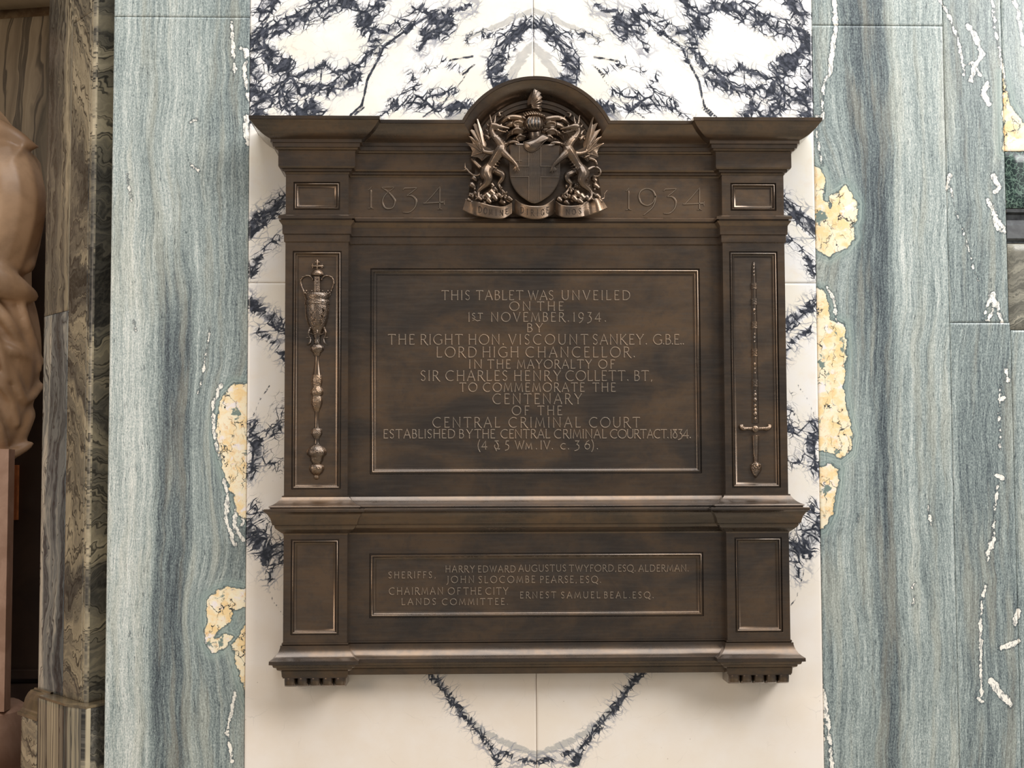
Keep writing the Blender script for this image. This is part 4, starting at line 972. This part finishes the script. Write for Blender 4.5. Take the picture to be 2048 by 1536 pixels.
for side in ('left', 'right'):
    fl = (lambda r: r) if side == 'left' else MIR
    m = MB()
    for r in body: chain(m, fl(r), 4, 10, 1.22)
    for r in (tailL if side == 'left' else tailR): chain(m, r, 4, 8)
    v_, f_ = remesh(m, 0.0011, 2)
    dr = mesh_obj('dragon', v_, f_, BRR, arms, 0, label='%s-hand winged dragon supporter' % side)
    m = MB(); wp = fl([(a, b) for a, b in wingpoly]); 
    if side == 'right': wp = wp[::-1]
    n = len(wp); cc = fl([(962, 290)])[0]
    V = [W(p[0], p[1], D0-.008) for p in wp]+[W(p[0], p[1], D0-.001) for p in wp]+[W(cc[0], cc[1], D0+.006)]
    m.add(V, [(i, (i+1) % n, n+(i+1) % n, n+i) for i in range(n)]+[(n+i, n+(i+1) % n, 2*n) for i in range(n)])
    for a, b in ribs:
        (ua, va), (ub, vb) = fl([a])[0], fl([b])[0]
        chain(m, [(ua, va, D0+.006, 1.8), ((ua+ub)/2, (va+vb)/2-1, D0+.003, 1.2), (ub, vb, D0-.001, .9)], 3, 6)
    m.obj('wing', BRR, arms, 30, fix=True, label='serrated wing of the %s dragon' % side)
    # rocky leafy ground under the feet
    m = MB(); rnd = random.Random(5 if side == 'left' else 9)
    lumps = [(952,388,5,-.004),(943,392,6,-.006),(964,395,7,0),(975,392,8,.002),(984,386,8,.002),(978,402,6,.008),(990,396,7,.006),(1000,392,6,.0),(1010,392,6,0),(946,372,7,-.012),(950,358,7,-.014),(985,372,7,-.012),(992,380,6,-.006),(965,372,6,-.010),(1020,398,6,-.004),(938,400,4,0),(970,408,5,0),(1005,404,7,-.008)]
    for (u_, v__, r_, dd) in lumps:
        q = fl([(u_, v__)])[0]; a = rnd.uniform(-1, 1)
        chain(m, [(q[0]-r_*.45*cos(a), q[1]-r_*.3, D0+dd-.003, r_*1.0), (q[0]+r_*.45*cos(a), q[1]+r_*.3, D0+dd-.001, r_*.75)], 2, 8)
    for i in range(12):
        u_ = rnd.uniform(944, 1014); v__ = rnd.uniform(372, 402); q = fl([(u_, v__)])[0]; a = rnd.uniform(-2.6, -.5)
        chain(m, [(q[0], q[1], D0+.002, 1.4), (q[0]+cos(a)*4, q[1]+sin(a)*3, D0+.007, 3.0), (q[0]+cos(a)*8, q[1]+sin(a)*7, D0+.003, .6)], 2, 6)
    v_, f_ = remesh(m, 0.0012, 3); mesh_obj('foliage', v_, f_, BRR, arms, 0)
# mantling
m = MB(); rnd = random.Random(3)
half = [[(1052,240,.108,7),(1040,237,.112,7),(1026,235,.112,6.5),(1013,238,.110,6),(1004,246,.106,4),(999,253,.1,2)], [(1050,250,.108,8),(1036,250,.112,7.5),(1022,250,.110,7),(1012,256,.106,5),(1006,266,.1,2.5)],
        [(1052,262,.106,8),(1040,264,.112,7.5),(1028,264,.110,7),(1018,270,.106,5),(1012,280,.1,2)], [(1054,274,.104,7),(1042,278,.110,6),(1030,278,.108,5),(1022,284,.1,2.5)],
        [(1046,246,.118,3),(1036,243,.121,2.6),(1028,246,.121,2.4),(1030,253,.12,2.2),(1037,254,.121,2)], [(1046,262,.118,3),(1036,258,.121,2.6),(1026,261,.12,2.4),(1024,269,.118,2)], [(1050,274,.116,3),(1040,271,.118,2.4),(1033,276,.116,2),(1036,283,.114,1.6)],
        [(1018,238,.118,2.2),(1010,233,.112,1.8),(1006,227,.106,.8)], [(1000,232,.1,3.5),(998,226,.1,2.5),(1006,224,.1,1)], [(1014,262,.112,2.4),(1004,268,.106,1.6),(1000,277,.1,.7)]]
for r in half: chain(m, r, 4, 8); chain(m, MIR(r), 4, 8)
v_, f_ = remesh(m, 0.0012, 1); mesh_obj('mantling', v_, f_, BRR, arms, 0, label='leafy mantling spreading from the helmet')
# helmet with barred visor
m = MB(); hc = W(1068, 249, .128); px = .00126
ball(m, hc, (19.5*px, 17*px, 17.5*px), 28, 18)
tube(m, [W(1069, 262, .118), W(1071, 280, .112)], [13*px, 15*px], 16)
m.obj('helmet', BRR, arms, 40, fix=True)
m = MB(); mbd = MB()
def hpt(az, el, k=1.0): return hc+np.array([19.5*px*k*sin(az)*cos(el), -17*px*k*cos(az)*cos(el), 17.5*px*k*sin(el)])
for az in (-42, -22, -2, 18, 38):
    tube(m, [hpt(radians(az-6*(1-abs(e))), radians(e*42+4), 1.03) for e in np.linspace(1, -1, 9)], [1.4*px]*9, 8)
for az in (-32, -12, 8, 28):
    pts = [hpt(radians(az-6*(1-abs(e))), radians(e*36+4), 1.0) for e in np.linspace(1, -1, 9)]
    tube(mbd, pts, [a*px for a in (.6, 1.8, 2.3, 2.5, 2.5, 2.5, 2.3, 1.8, .6)], 8)
m.obj('visor_bars', BRR, arms, 40, fix=True); mbd.obj('visor_slot_shade', BRD, arms, 40, fix=True, label='dark slivers standing in for the shaded slots between visor bars')  # dark slivers on the solid helmet paint the shade of open slots
m = MB(); gp = smooth_pts([(1047,285),(1050,296),(1057,302),(1066,303),(1077,297),(1087,285),(1098,276),(1092,271),(1084,269),(1072,276),(1060,281),(1047,285)], 3)[:-1]
gp = [tuple(p) for p in gp]; n = len(gp); cg = (1066, 290)
V = [W(p[0], p[1], .128) for p in gp]+[W(p[0], p[1], .142) for p in gp]+[W(cg[0]+(p[0]-cg[0])*.55, cg[1]+(p[1]-cg[1])*.55, .148) for p in gp]+[W(cg[0], cg[1], .150)]
m.add(V, [(i, (i+1) % n, n+(i+1) % n, n+i) for i in range(n)]+[(n+i, n+(i+1) % n, 2*n+(i+1) % n, 2*n+i) for i in range(n)]+[(2*n+i, 2*n+(i+1) % n, 3*n) for i in range(n)])
tube(m, [W(p[0], p[1], .143) for p in gp]+[W(gp[0][0], gp[0][1], .143)], 1.1*px, 6)
ball(m, W(1060, 291, .150), 1.8*px, 10, 6)
m.obj('gorget', BRR, arms, 50, fix=True, label='curved neck plate with a rivet')
m = MB()
for i in range(9):
    t = (i-4)/4.5; u_ = 1069+21*t; v__ = 228.5+5*t*t
    tube(m, [W(u_-3.2, v__-4.5+t, .132-.012*t*t), W(u_+.5, v__, .137-.012*t*t), W(u_+3.2, v__+4.5+t, .130-.012*t*t)], [2.0*px, 2.9*px, 2.0*px], 8)
m.obj('torse', BRR, arms, 50, fix=True, label='twisted wreath above the helmet')
cw = [(1071,168),(1073.5,174),(1078,177.5),(1076,180),(1082.5,187),(1078.5,188.5),(1085,195),(1080,196.5),(1086,203),(1081,204.5),(1085,210.5),(1080,211.5),(1084,218),(1081.6,224),(1058,224),(1064,216),(1062,212),(1055,211),(1054.5,202),(1058,193),(1064,181.5)]
m = MB(); n = len(cw)
V = [W(a, b, .112) for a, b in cw]+[W(a, b, .119) for a, b in cw]+[W(1068+(a-1068)*.5, 203+(b-203)*.6, .127) for a, b in cw]
m.add(V, [(i, (i+1) % n, n+(i+1) % n, n+i) for i in range(n)]+[(n+i, n+(i+1) % n, 2*n+(i+1) % n, 2*n+i) for i in range(n)]+[tuple(range(2*n, 3*n))])
for a, b in (((1062,206),(1071,171)), ((1063,208),(1077,178.5)), ((1064,209),(1081.5,187.5)), ((1064,211),(1084,195.5)), ((1065,212),(1085,203.5)), ((1066,214),(1084,211)), ((1067,217),(1083,218))):
    chain(m, [(a[0], a[1], .126, 1.6), ((a[0]+b[0])/2, (a[1]+b[1])/2-1, .128, 1.5), (b[0], b[1], .121, .7)], 3, 6)
m.obj('crest_wing', BRR, arms, 35, fix=True, label='upright serrated dragon wing crest')
# shield
sp = [(1019,288),(1036,287.4),(1070,288),(1100,289),(1119.5,290),(1120,330)]+[tuple(p) for p in smooth_pts([(1120,348),(1117,364),(1108,381),(1095,394),(1069,407),(1045,395),(1031,381),(1022,364),(1019,347)], 4)]+[(1019,320)]
m = MB(); n = len(sp); cs = (1069, 340); DS = .138
V = [W(a, b, DS-.022) for a, b in sp]+[W(a, b, DS) for a, b in sp]+[W(cs[0]+(a-cs[0])*.965, cs[1]+(b-cs[1])*.965, DS+.0018) for a, b in sp]
m.add(V, [(i, (i+1) % n, n+(i+1) % n, n+i) for i in range(n)]+[(n+i, n+(i+1) % n, 2*n+(i+1) % n, 2*n+i) for i in range(n)]+[tuple(range(2*n, 3*n))])
sh = m.obj('shield', BRF, arms, None, fix=True, label='heater shield with a hatched cross and small sword')
m = MB(); DSH = DS+.0016
def sst(pts, hw=1.0, hh=.0020): stroke(m, [tuple(W(a, b, DSH)[[0, 2]]) for a, b in pts], hw*px, -DSH, hh)
sst([(1057,290),(1057,333),(1022,333)]); sst([(1057,401),(1057,354),(1022,354)]); sst([(1081,290),(1081,333),(1117,333.5)]); sst([(1081,401),(1081,354.5),(1117,355)])
for i in range(9): sst([(1059.5+i*2.4, 290), (1059.5+i*2.4, 402)], .45, .0008)
for i in range(14):
    u_ = 1024+i*2.4; sst([(u_, 335), (u_, 352)], .4, .0007); sst([(u_+60, 335), (u_+60, 352)], .4, .0007)
sst([(1038,292),(1038,326)], 1.0, .002); sst([(1032,321.5),(1044,321.5)], 1.1, .0022)
m.obj('cross', BRN, arms, None)
# motto scroll
def strip(name, top, bot, dep, txt=None, tr=None):
    m = MB(); n = 6
    T = smooth_pts([(a, b, d_) for (a, b), d_ in zip(top, dep)], n); B = smooth_pts([(a, b, d_) for (a, b), d_ in zip(bot, dep)], n)
    N = len(T); V = []
    for off_ in (0, -.003):
        for a, b in zip(T, B):
            for k in (0, .06, .5, .94, 1):
                bul = .0012*sin(pi*k) if off_ == 0 else 0
                V.append(W(a[0]+(b[0]-a[0])*k, a[1]+(b[1]-a[1])*k, a[2]+(b[2]-a[2])*k+off_+bul+(.0014 if k in (.06, .94) and off_ == 0 else 0)))
    Fc = []
    for i in range(N-1):
        for k in range(4):
            Fc.append((i*5+k, i*5+k+1, (i+1)*5+k+1, (i+1)*5+k)); j = N*5; Fc.append((j+i*5+k, j+(i+1)*5+k, j+(i+1)*5+k+1, j+i*5+k+1))
    for i in range(N-1):
        j = N*5; Fc.append((i*5, (i+1)*5, j+(i+1)*5, j+i*5)); Fc.append((i*5+4, j+i*5+4, j+(i+1)*5+4, (i+1)*5+4))
    j = N*5
    Fc += [(k, j+k, j+k+1, k+1) for k in range(4)]+[((N-1)*5+k, (N-1)*5+k+1, j+(N-1)*5+k+1, j+(N-1)*5+k) for k in range(4)]
    m.add(V, Fc); o = m.obj(name, BRR, arms, 35, fix=True)
    if txt:
        q = MB(); us = np.linspace(tr[0], tr[1], len(txt)); wl = (tr[1]-tr[0])/(len(txt)-1)*.62
        for c, uu in zip(txt, us):
            Tt = [np.interp(uu, T[:, 0], T[:, i]) for i in (1, 2)]; Bb = np.interp(uu, B[:, 0], B[:, 1]); hgt = (Bb-Tt[0]); vb = Tt[0]+hgt*.72; vt = Tt[0]+hgt*.28
            dd = max(np.interp(uu+e_, T[:, 0], T[:, 2]) for e_ in (-3, 0, 3))+.0016; gw = G[c][0]; sc_ = min(wl/max(gw, .3), hgt*.44)
            for pl_ in G[c][1]:
                stroke(q, [tuple(W(uu+(px_-gw/2)*sc_, vb-py_*(vb-vt), dd)[[0, 2]]) for px_, py_ in pl_], .55*px, -dd+.0006, .0014)
        q.obj('motto_lettering', BRD, arms, None)  # raised strokes coloured dark like the shade in engraved letters
    return o
strip('motto_scroll', [(932,398),(944,402),(958,404),(985,411.5),(1008,413),(1024,405)], [(925,420.5),(943,429),(958,433),(985,437),(1008,437),(1024,428)], [.118,.122,.132,.137,.134,.122], 'DOMINE', (960, 1014))
strip('motto_scroll', [(1030,398),(1042,406),(1056,411),(1070,412.5),(1085,411.5),(1098,405),(1108,397)], [(1030,427),(1042,433),(1056,437),(1070,438.5),(1085,437.5),(1098,433),(1108,427)], [.118,.130,.136,.138,.136,.130,.118], 'DIRIGE', (1044, 1096))
strip('motto_scroll', [(1111,401),(1122,409),(1140,412),(1162,409),(1178,400),(1192,397),(1204,398)], [(1111,428),(1122,434),(1140,435.5),(1165,434),(1180,430),(1198,424),(1215,416.5)], [.122,.134,.138,.134,.124,.130,.118], 'NOS', (1136, 1160))
m = MB(); chain(m, [(1203,398,.116,1.2),(1208,396,.114,1.0),(1209,388,.112,.9),(1214,381,.110,.5)], 4, 6); m.obj('scroll_tail', BRR, arms, 50)
for c0 in ((1000, 401, 24), (1130, 401, 20)):
    m = MB(); pts = [W(c0[0]+c0[2]*cos(t), c0[1]+7*sin(t), .120+.012*sin(t)) for t in np.linspace(pi*1.05, 2*pi, 12)]
    V = pts+[p+np.array([0, 0, -.010]) for p in pts]; n = len(pts)
    V += [p+np.array([0, .003, 0]) for p in V]
    m.add(V, [(i, i+1, n+i+1, n+i) for i in range(n-1)]+[(2*n+i, 3*n+i, 3*n+i+1, 2*n+i+1) for i in range(n-1)]+[(i, 2*n+i, 2*n+i+1, i+1) for i in range(n-1)])
    m.obj('scroll_fold', BRR, arms, 40, fix=True)

# ------------------------------------------------------------------ mace
DM = DP-0.010
def lathe(mb, ucf, prof, d, squash=.75, seg=20, lobes=0, lamp=0.0):
    V = []; Fc = []
    for v__, r in prof:
        c = W(ucf(v__), v__, d)
        for k in range(seg+1):
            a = pi+pi*k/seg
            rr = r*px*(1+(lamp*cos(lobes*a) if lobes else 0))
            V.append((c[0]+rr*cos(a), c[1]+rr*sin(a)*squash+.001, c[2]))
    n = seg+1
    for i in range(len(prof)-1):
        for k in range(seg): Fc.append((i*n+k, (i+1)*n+k, (i+1)*n+k+1, i*n+k+1))
    Fc.append(tuple(range(n))); Fc.append(tuple((len(prof)-1)*n+k for k in range(n))[::-1])
    mb.add(V, Fc)
uc = lambda v: 634.0-(v-740)*0.0035
m = MB(); lathe(m, uc, [(707,6),(711,5),(716,4.4),(725,5),(735,6.6),(745,8.3),(752,9.8)], DM)
mace_bits = []
m1_ = MB(); lathe(m1_, uc, [(822,6),(826,4.7),(838,4.3),(853,4.8),(858,6)], DM); m2_ = MB(); lathe(m2_, uc, [(874,7),(878,5.6),(884,5.4),(889,6.5)], DM)
left_p = shafts['left'][0]
mace = m.obj('mace', BR, tab, 50, fix=True, label='ceremonial mace in relief on the left pilaster')
m1_.obj('shaft', BR, mace, 50, fix=True); m2_.obj('shaft', BR, mace, 50, fix=True)
m = MB(); lathe(m, uc, [(606,24.5),(607,26),(609,26),(610,24.5),(618,24.8),(627,24.3),(636,22.8),(645,20.5),(653,17.5),(660,14),(667,10.5),(676,7),(690,6.5)], DM, .8, 24); 
m.obj('cup', BRE, mace, 50, fix=True, label='engraved mace head')
for pf in ([(687,6.5),(690,10),(693,13.5),(697,14.5),(702,13),(705,9.5),(707,7.5),(710,7.6),(712,6)], [(750,9.5),(757,11),(764,11),(771,9.5),(775,9),(777,11),(780,12.6),(785,13),(789,12.2),(792,10),(794,10.5),(800,11.8),(806,11.6),(813,9.6),(819,7),(824,5)],
           [(856,6),(857.5,9.5),(860,11),(863,10.4),(866,11.6),(869,11),(872,9),(877,6)], [(888,6),(892,11),(895,15.5),(900,19),(905,20.2),(910,19),(913,15),(916,13.5),(921,13),(926,10),(928,9),(930,13),(933,15),(938,15.4),(942,14),(946,11.5),(950,7),(951,5.6),(954,6),(957,5.4),(959,2)]):
    m = MB(); lathe(m, uc, pf, DM, .8, 24, 8, .03); m.obj('knop', BRE, mace, 50, fix=True)
# crown of the mace
m = MB(); lathe(m, uc, [(538,3),(540,7),(543,10.5),(547,12.5),(550,13),(552,11)], DM+.004, .8, 20)
for (a, b) in (((634.5,521),(634.5,538)), ((624,532.5),(645,532.5))):
    tube(m, [W(a[0], a[1], DM+.008), W((a[0]+b[0])/2, (a[1]+b[1])/2, DM+.009), W(b[0], b[1], DM+.008)], [2.6*px, 1.5*px, 2.6*px], 8)
for q in ((634.5,522.5),(625,529.5),(625,535.5),(644,529.5),(644,535.5),(631.5,524.5),(637.5,524.5)): ball(m, W(q[0], q[1], DM+.008), 1.9*px, 8, 6)
for sg in (-1, 1):
    pts = smooth_pts([(634.5+sg*8, 560),(634.5+sg*12, 554),(634.5+sg*20, 551.5),(634.5+sg*29, 555),(634.5+sg*33, 563),(634.5+sg*31, 573),(634.5+sg*27, 583),(634.5+sg*24.5, 592)], 4)
    tube(m, [W(a, b, DM+.004) for a, b in pts], 1.7*px, 8)
    for i, (a, b) in enumerate(pts[::3]): ball(m, W(a+sg*1.0, b-.6, DM+.006), 1.3*px, 8, 6)
V = []
m2 = MB(); m.add([W(628, 552, DM+.004), W(640.5, 552, DM+.004), W(641, 588, DM+.004), W(628, 588, DM+.004), W(629, 553, DM+.014), W(639.5, 553, DM+.014), W(640, 588, DM+.018), W(629, 588, DM+.018)], [(4, 5, 6, 7), (0, 4, 7, 3), (1, 2, 6, 5), (0, 1, 5, 4)])
for i in range(5): ball(m, W(634.5, 558+i*6.4, DM+.016), 1.6*px, 8, 6)
lathe(m, uc, [(586,22),(588,24.5),(592,25.5),(597,25),(600,23.5),(603,25.5),(606,25)], DM, .8, 24)
for k in range(5):
    uu = 613+k*10.7; r = 3.2 if k % 2 == 0 else 2.6
    for dx, dz in ((0, -6), (-3, -2), (3, -2), (0, 0)): ball(m, W(uu+dx, 588+dz, DM+.018-.002*abs(k-2)**2), r*px*.72, 8, 6)
m.obj('crown', BRE, mace, 50, fix=True, label='open arched crown with a cross on top')
m = MB()
for dx in (-1, 0, 1):
    c = 634.3+dx*14
    chain(m, [(c, 657, DM+.008, 2.4), (c+dx*3, 664, DM+.012, 2.2), (c+dx*2, 672, DM+.010, 1.8), (c-dx*1, 679, DM+.008, 1.9), (c+dx*1, 686, DM+.010, 2.0), (c+dx*6, 690, DM+.006, 1.2)], 4, 8)
    if dx: chain(m, [(c-dx*2, 676, DM+.008, 1.4), (c+dx*7, 675, DM+.008, 1.1)], 2, 6); chain(m, [(c, 667, DM+.006, 1.4), (c-dx*7, 669, DM+.006, 1.2)], 2, 6)
    ball(m, W(c, 656, DM+.010), 2.4*px, 8, 6)
for i in range(3): chain(m, [(622+i*3, 618+i*14, DM+.022, 1.6), (626+i*2, 624+i*13, DM+.024, 1.4), (622+i*3, 630+i*12, DM+.021, 1.2)], 2, 6); chain(m, [(646-i*2, 616+i*13, DM+.022, 1.5), (650-i*2, 622+i*12, DM+.021, 1.5), (645-i*2, 628+i*12, DM+.022, 1.2)], 2, 6)
m.obj('scroll_bracket', BRE, mace, 50, fix=True, label='small scrolled figures below the mace head')

# ------------------------------------------------------------------ sword
us = lambda v: 1507.3+(v-525)*0.0105
def srel(mb, rows, d, th):   # rows v, half width ; convex blade
    V = []
    for v__, r in rows:
        for s_, t_ in ((-1, 0), (-.75, .75), (0, 1), (.75, .75), (1, 0)):
            V.append(W(us(v__)+s_*r, v__, d+t_*th))
    n = 5; mb.add(V, [(i*n+k, (i+1)*n+k, (i+1)*n+k+1, i*n+k+1) for i in range(len(rows)-1) for k in range(4)]+[tuple(range(n)), tuple((len(rows)-1)*n+k for k in range(n))[::-1]])
m = MB(); srel(m, [(523,.8),(527,3),(534,4.4),(560,4.9),(640,5.6),(740,6.2),(846,7.2)], DM, .005)
sword = m.obj('sword', BR, tab, 50, fix=True, label='sword of state in relief on the right pilaster, point upward')
for a, b in ((566,577.5),(596.5,609),(643,656.5),(697.5,712.5),(758.5,773)):
    m = MB(); srel(m, [(a, 6.4), (a+2, 6.4), (a+2.4, 5.8), (b-2.4, 5.8), (b-2, 6.6), (b, 6.6)], DM, .0075)
    c = us((a+b)/2); tube(m, [W(c-4.5, a+3, DM+.007), W(c+4.5, b-3, DM+.007)], .8*px, 6); tube(m, [W(c+4.5, a+3, DM+.007), W(c-4.5, b-3, DM+.007)], .8*px, 6)
    m.obj('scabbard_band', BRR, sword, 40, fix=True)
for v__, r in ((530,2),(537,2.4),(544,2.4),(551,2),(620,3.4),(628,1.6),(668,2),(676,3),(684,2.4),(729,3.6),(738,2.6),(746,1.8),(783,2.2),(790,4),(800,4.2),(812,3.6),(820,3.8),(828,4.6),(838,3.2)):
    m = MB(); ball(m, W(us(v__), v__, DM+.0045), (r*1.0*px, r*.55*px, r*1.2*px), 10, 6); m.obj('ornament', BRE, sword, 50, fix=True)
m = MB(); srel(m, [(846,9.5),(848,9.5),(848.5,8.8),(867.5,8.8),(868,9.4),(870.5,9.4)], DM, .012)
ball(m, W(us(858), 858, DM+.012), (7*px, 2.4*px, 7*px), 14, 8)
for sg in (-1, 1):
    c = us(857); chain(m, [(c+sg*8, 857.5, DM+.006, 3.6), (c+sg*16, 857, DM+.007, 3.4), (c+sg*23, 857.5, DM+.008, 4.4), (c+sg*28, 855, DM+.008, 4.4), (c+sg*30, 851.5, DM+.007, 2.8), (c+sg*26, 850.5, DM+.008, 2.2)], 4, 10)
v_, f_ = remesh(m, .0011, 1); mesh_obj('guard', v_, f_, BRE, sword, 0, label='crossguard with curled ends')
m = MB(); rows = []
for i in range(18):
    v__ = 871+i*3.0; r = 7.6-i*.15; rows += [(v__, r*.90), (v__+1.0, r), (v__+2.0, r)]
rows.append((926, 5)); srel(m, rows, DM, .010); m.obj('grip', BRR, sword, 60, fix=True, label='wire-bound grip')
m = MB(); srel(m, [(924,4),(926,6),(928,9),(931,11),(936,12),(942,10.5),(948,7),(953,3),(956,.8)], DM, .012)
for a, b in ((-7, 930), (-3, 933), (0, 929), (4, 933), (8, 930), (0, 936), (-5, 937), (6, 937)): ball(m, W(us(b)+a, b, DM+.011), 2.0*px, 8, 6)
m.obj('pommel', BRE, sword, 50, fix=True)

# ------------------------------------------------------------------ statue in the niche
ys = -0.62
def SW(u, v, dy=0.0): return W(u, v, ys-dy)
PS = 4.62/3070
def schain(mb, rows, n=4, seg=12):
    a = smooth_pts(rows, n); tube(mb, [SW(r[0], r[1], r[2]) for r in a], [r[3]*PS for r in a], seg)
m = MB()
schain(m, [(-62,260,-.02,60),(-60,205,-.03,46),(-58,165,-.04,34),(-56,120,-.06,46),(-56,84,-.06,44),(-58,60,-.05,30)])
schain(m, [(-50,118,-.125,7),(-48,108,-.135,6),(-48,98,-.125,4)])
schain(m, [(-60,250,0,70),(-40,330,0,95),(-50,480,0,110),(-50,620,0,110),(-60,760,0,100),(-60,900,0,80)])
schain(m, [(10,330,-.06,60),(22,390,-.10,68),(18,450,-.10,66),(0,520,-.08,60)])
schain(m, [(-60,235,-.02,22),(-10,258,-.06,24),(30,278,-.09,20),(58,290,-.09,12),(76,294,-.08,4)])
schain(m, [(60,330,-.04,22),(74,400,-.04,16),(70,470,-.05,14),(50,530,-.08,20)])
schain(m, [(-30,540,-.05,60),(10,620,-.04,60),(22,700,-.03,60),(20,780,-.02,52),(0,850,-.02,44),(-16,890,-.02,36)])
schain(m, [(-60,520,-.14,44),(0,560,-.14,34),(35,578,-.12,24),(64,592,-.08,14)])
for rows in ([(0,688,-.135,9),(34,706,-.125,9),(83,722,-.04,8)], [(44,606,-.12,8),(57,652,-.105,8),(72,694,-.07,7),(80,740,-.05,5)], [(-20,740,-.14,10),(6,772,-.13,10),(24,800,-.10,9),(36,850,-.07,6)],
             [(0,690,-.14,8),(28,750,-.115,9),(52,800,-.075,9),(80,772,-.03,9)], [(-30,900,-.09,14),(10,910,-.075,12),(40,902,-.05,9),(62,888,-.03,7)], [(-20,820,-.13,14),(0,870,-.10,13),(10,925,-.06,9),(16,944,-.05,5)],
             [(-20,600,-.16,12),(14,640,-.15,12),(44,690,-.11,9),(60,720,-.08,7)], [(-30,640,-.16,10),(0,700,-.15,9),(16,760,-.12,8)], [(52,828,-.03,20),(40,870,-.03,16),(24,910,-.03,12)],
             [(-4,380,-.195,5),(18,332,-.185,5),(46,294,-.13,4)], [(-10,436,-.205,4),(24,446,-.20,4),(52,430,-.17,4),(84,392,-.075,3)], [(-20,500,-.19,9),(10,530,-.17,9),(34,566,-.145,8),(48,600,-.12,6)]):
    schain(m, [(a_, b_, c_+.016, d_) for a_, b_, c_, d_ in rows])
schain(m, [(-90,1000,.05,60),(-80,1200,.05,60),(-80,1325,.05,60)])
v_, f_ = remesh(m, 0.006, 9)
st = mesh_obj('statue', v_, f_, STATUE, None, 0, label='brown stone statue in heavy draped robe standing in the niche at far left', cat='statue')
zt0 = float(SW(0, 1412)[2])
m = MB()
def sround(mb, cx, cy, r, z0, z1):
    pts = [(r*.96, z0), (r, z0+.02), (r, z1-.04), (r*.98, z1-.01), (r*.93, z1)]; N = 36; V = []
    for rr, z in pts:
        for k in range(N): a = 2*pi*k/N; V.append((cx+rr*cos(a), cy+rr*sin(a), z))
    mb.add(V, [(i*N+k, i*N+(k+1) % N, (i+1)*N+(k+1) % N, (i+1)*N+k) for i in range(4) for k in range(N)]+[tuple(range(N))[::-1], tuple(4*N+k for k in range(N))])
bx = float(SW(50, 1450)[0]); sround(m, bx-.30, .62, .30, zt0-.20, zt0)
ped = m.obj('pedestal', PINK, None, 40, label='round pinkish stone pedestal under the draped statue', cat='pedestal')
m = MB(); m.box(bx-.72, bx+.02, .38, .98, 0, zt0-.20); m.obj('base_block', PINK, ped)
m = MB(); xp = float(SW(14, 1100, -.12)[0]); m.box(xp-.16, xp, .50, .56, zt0, float(SW(0, 900)[2])); m.obj('support_post', PINK, st, label='square pinkish support behind the hem')
m = MB(); m.box(float(W(20, 1000, -.84)[0]), float(W(34, 1000, -.84)[0]), .835, .862, float(W(0, 1040, -.84)[2]), float(W(0, 930, -.84)[2])); m.obj('marble_strip', ORNG, bpy.data.objects['niche_shade_panel'], label='small orange marble strip at the back of the niche')

tab.location.y -= 0.0015
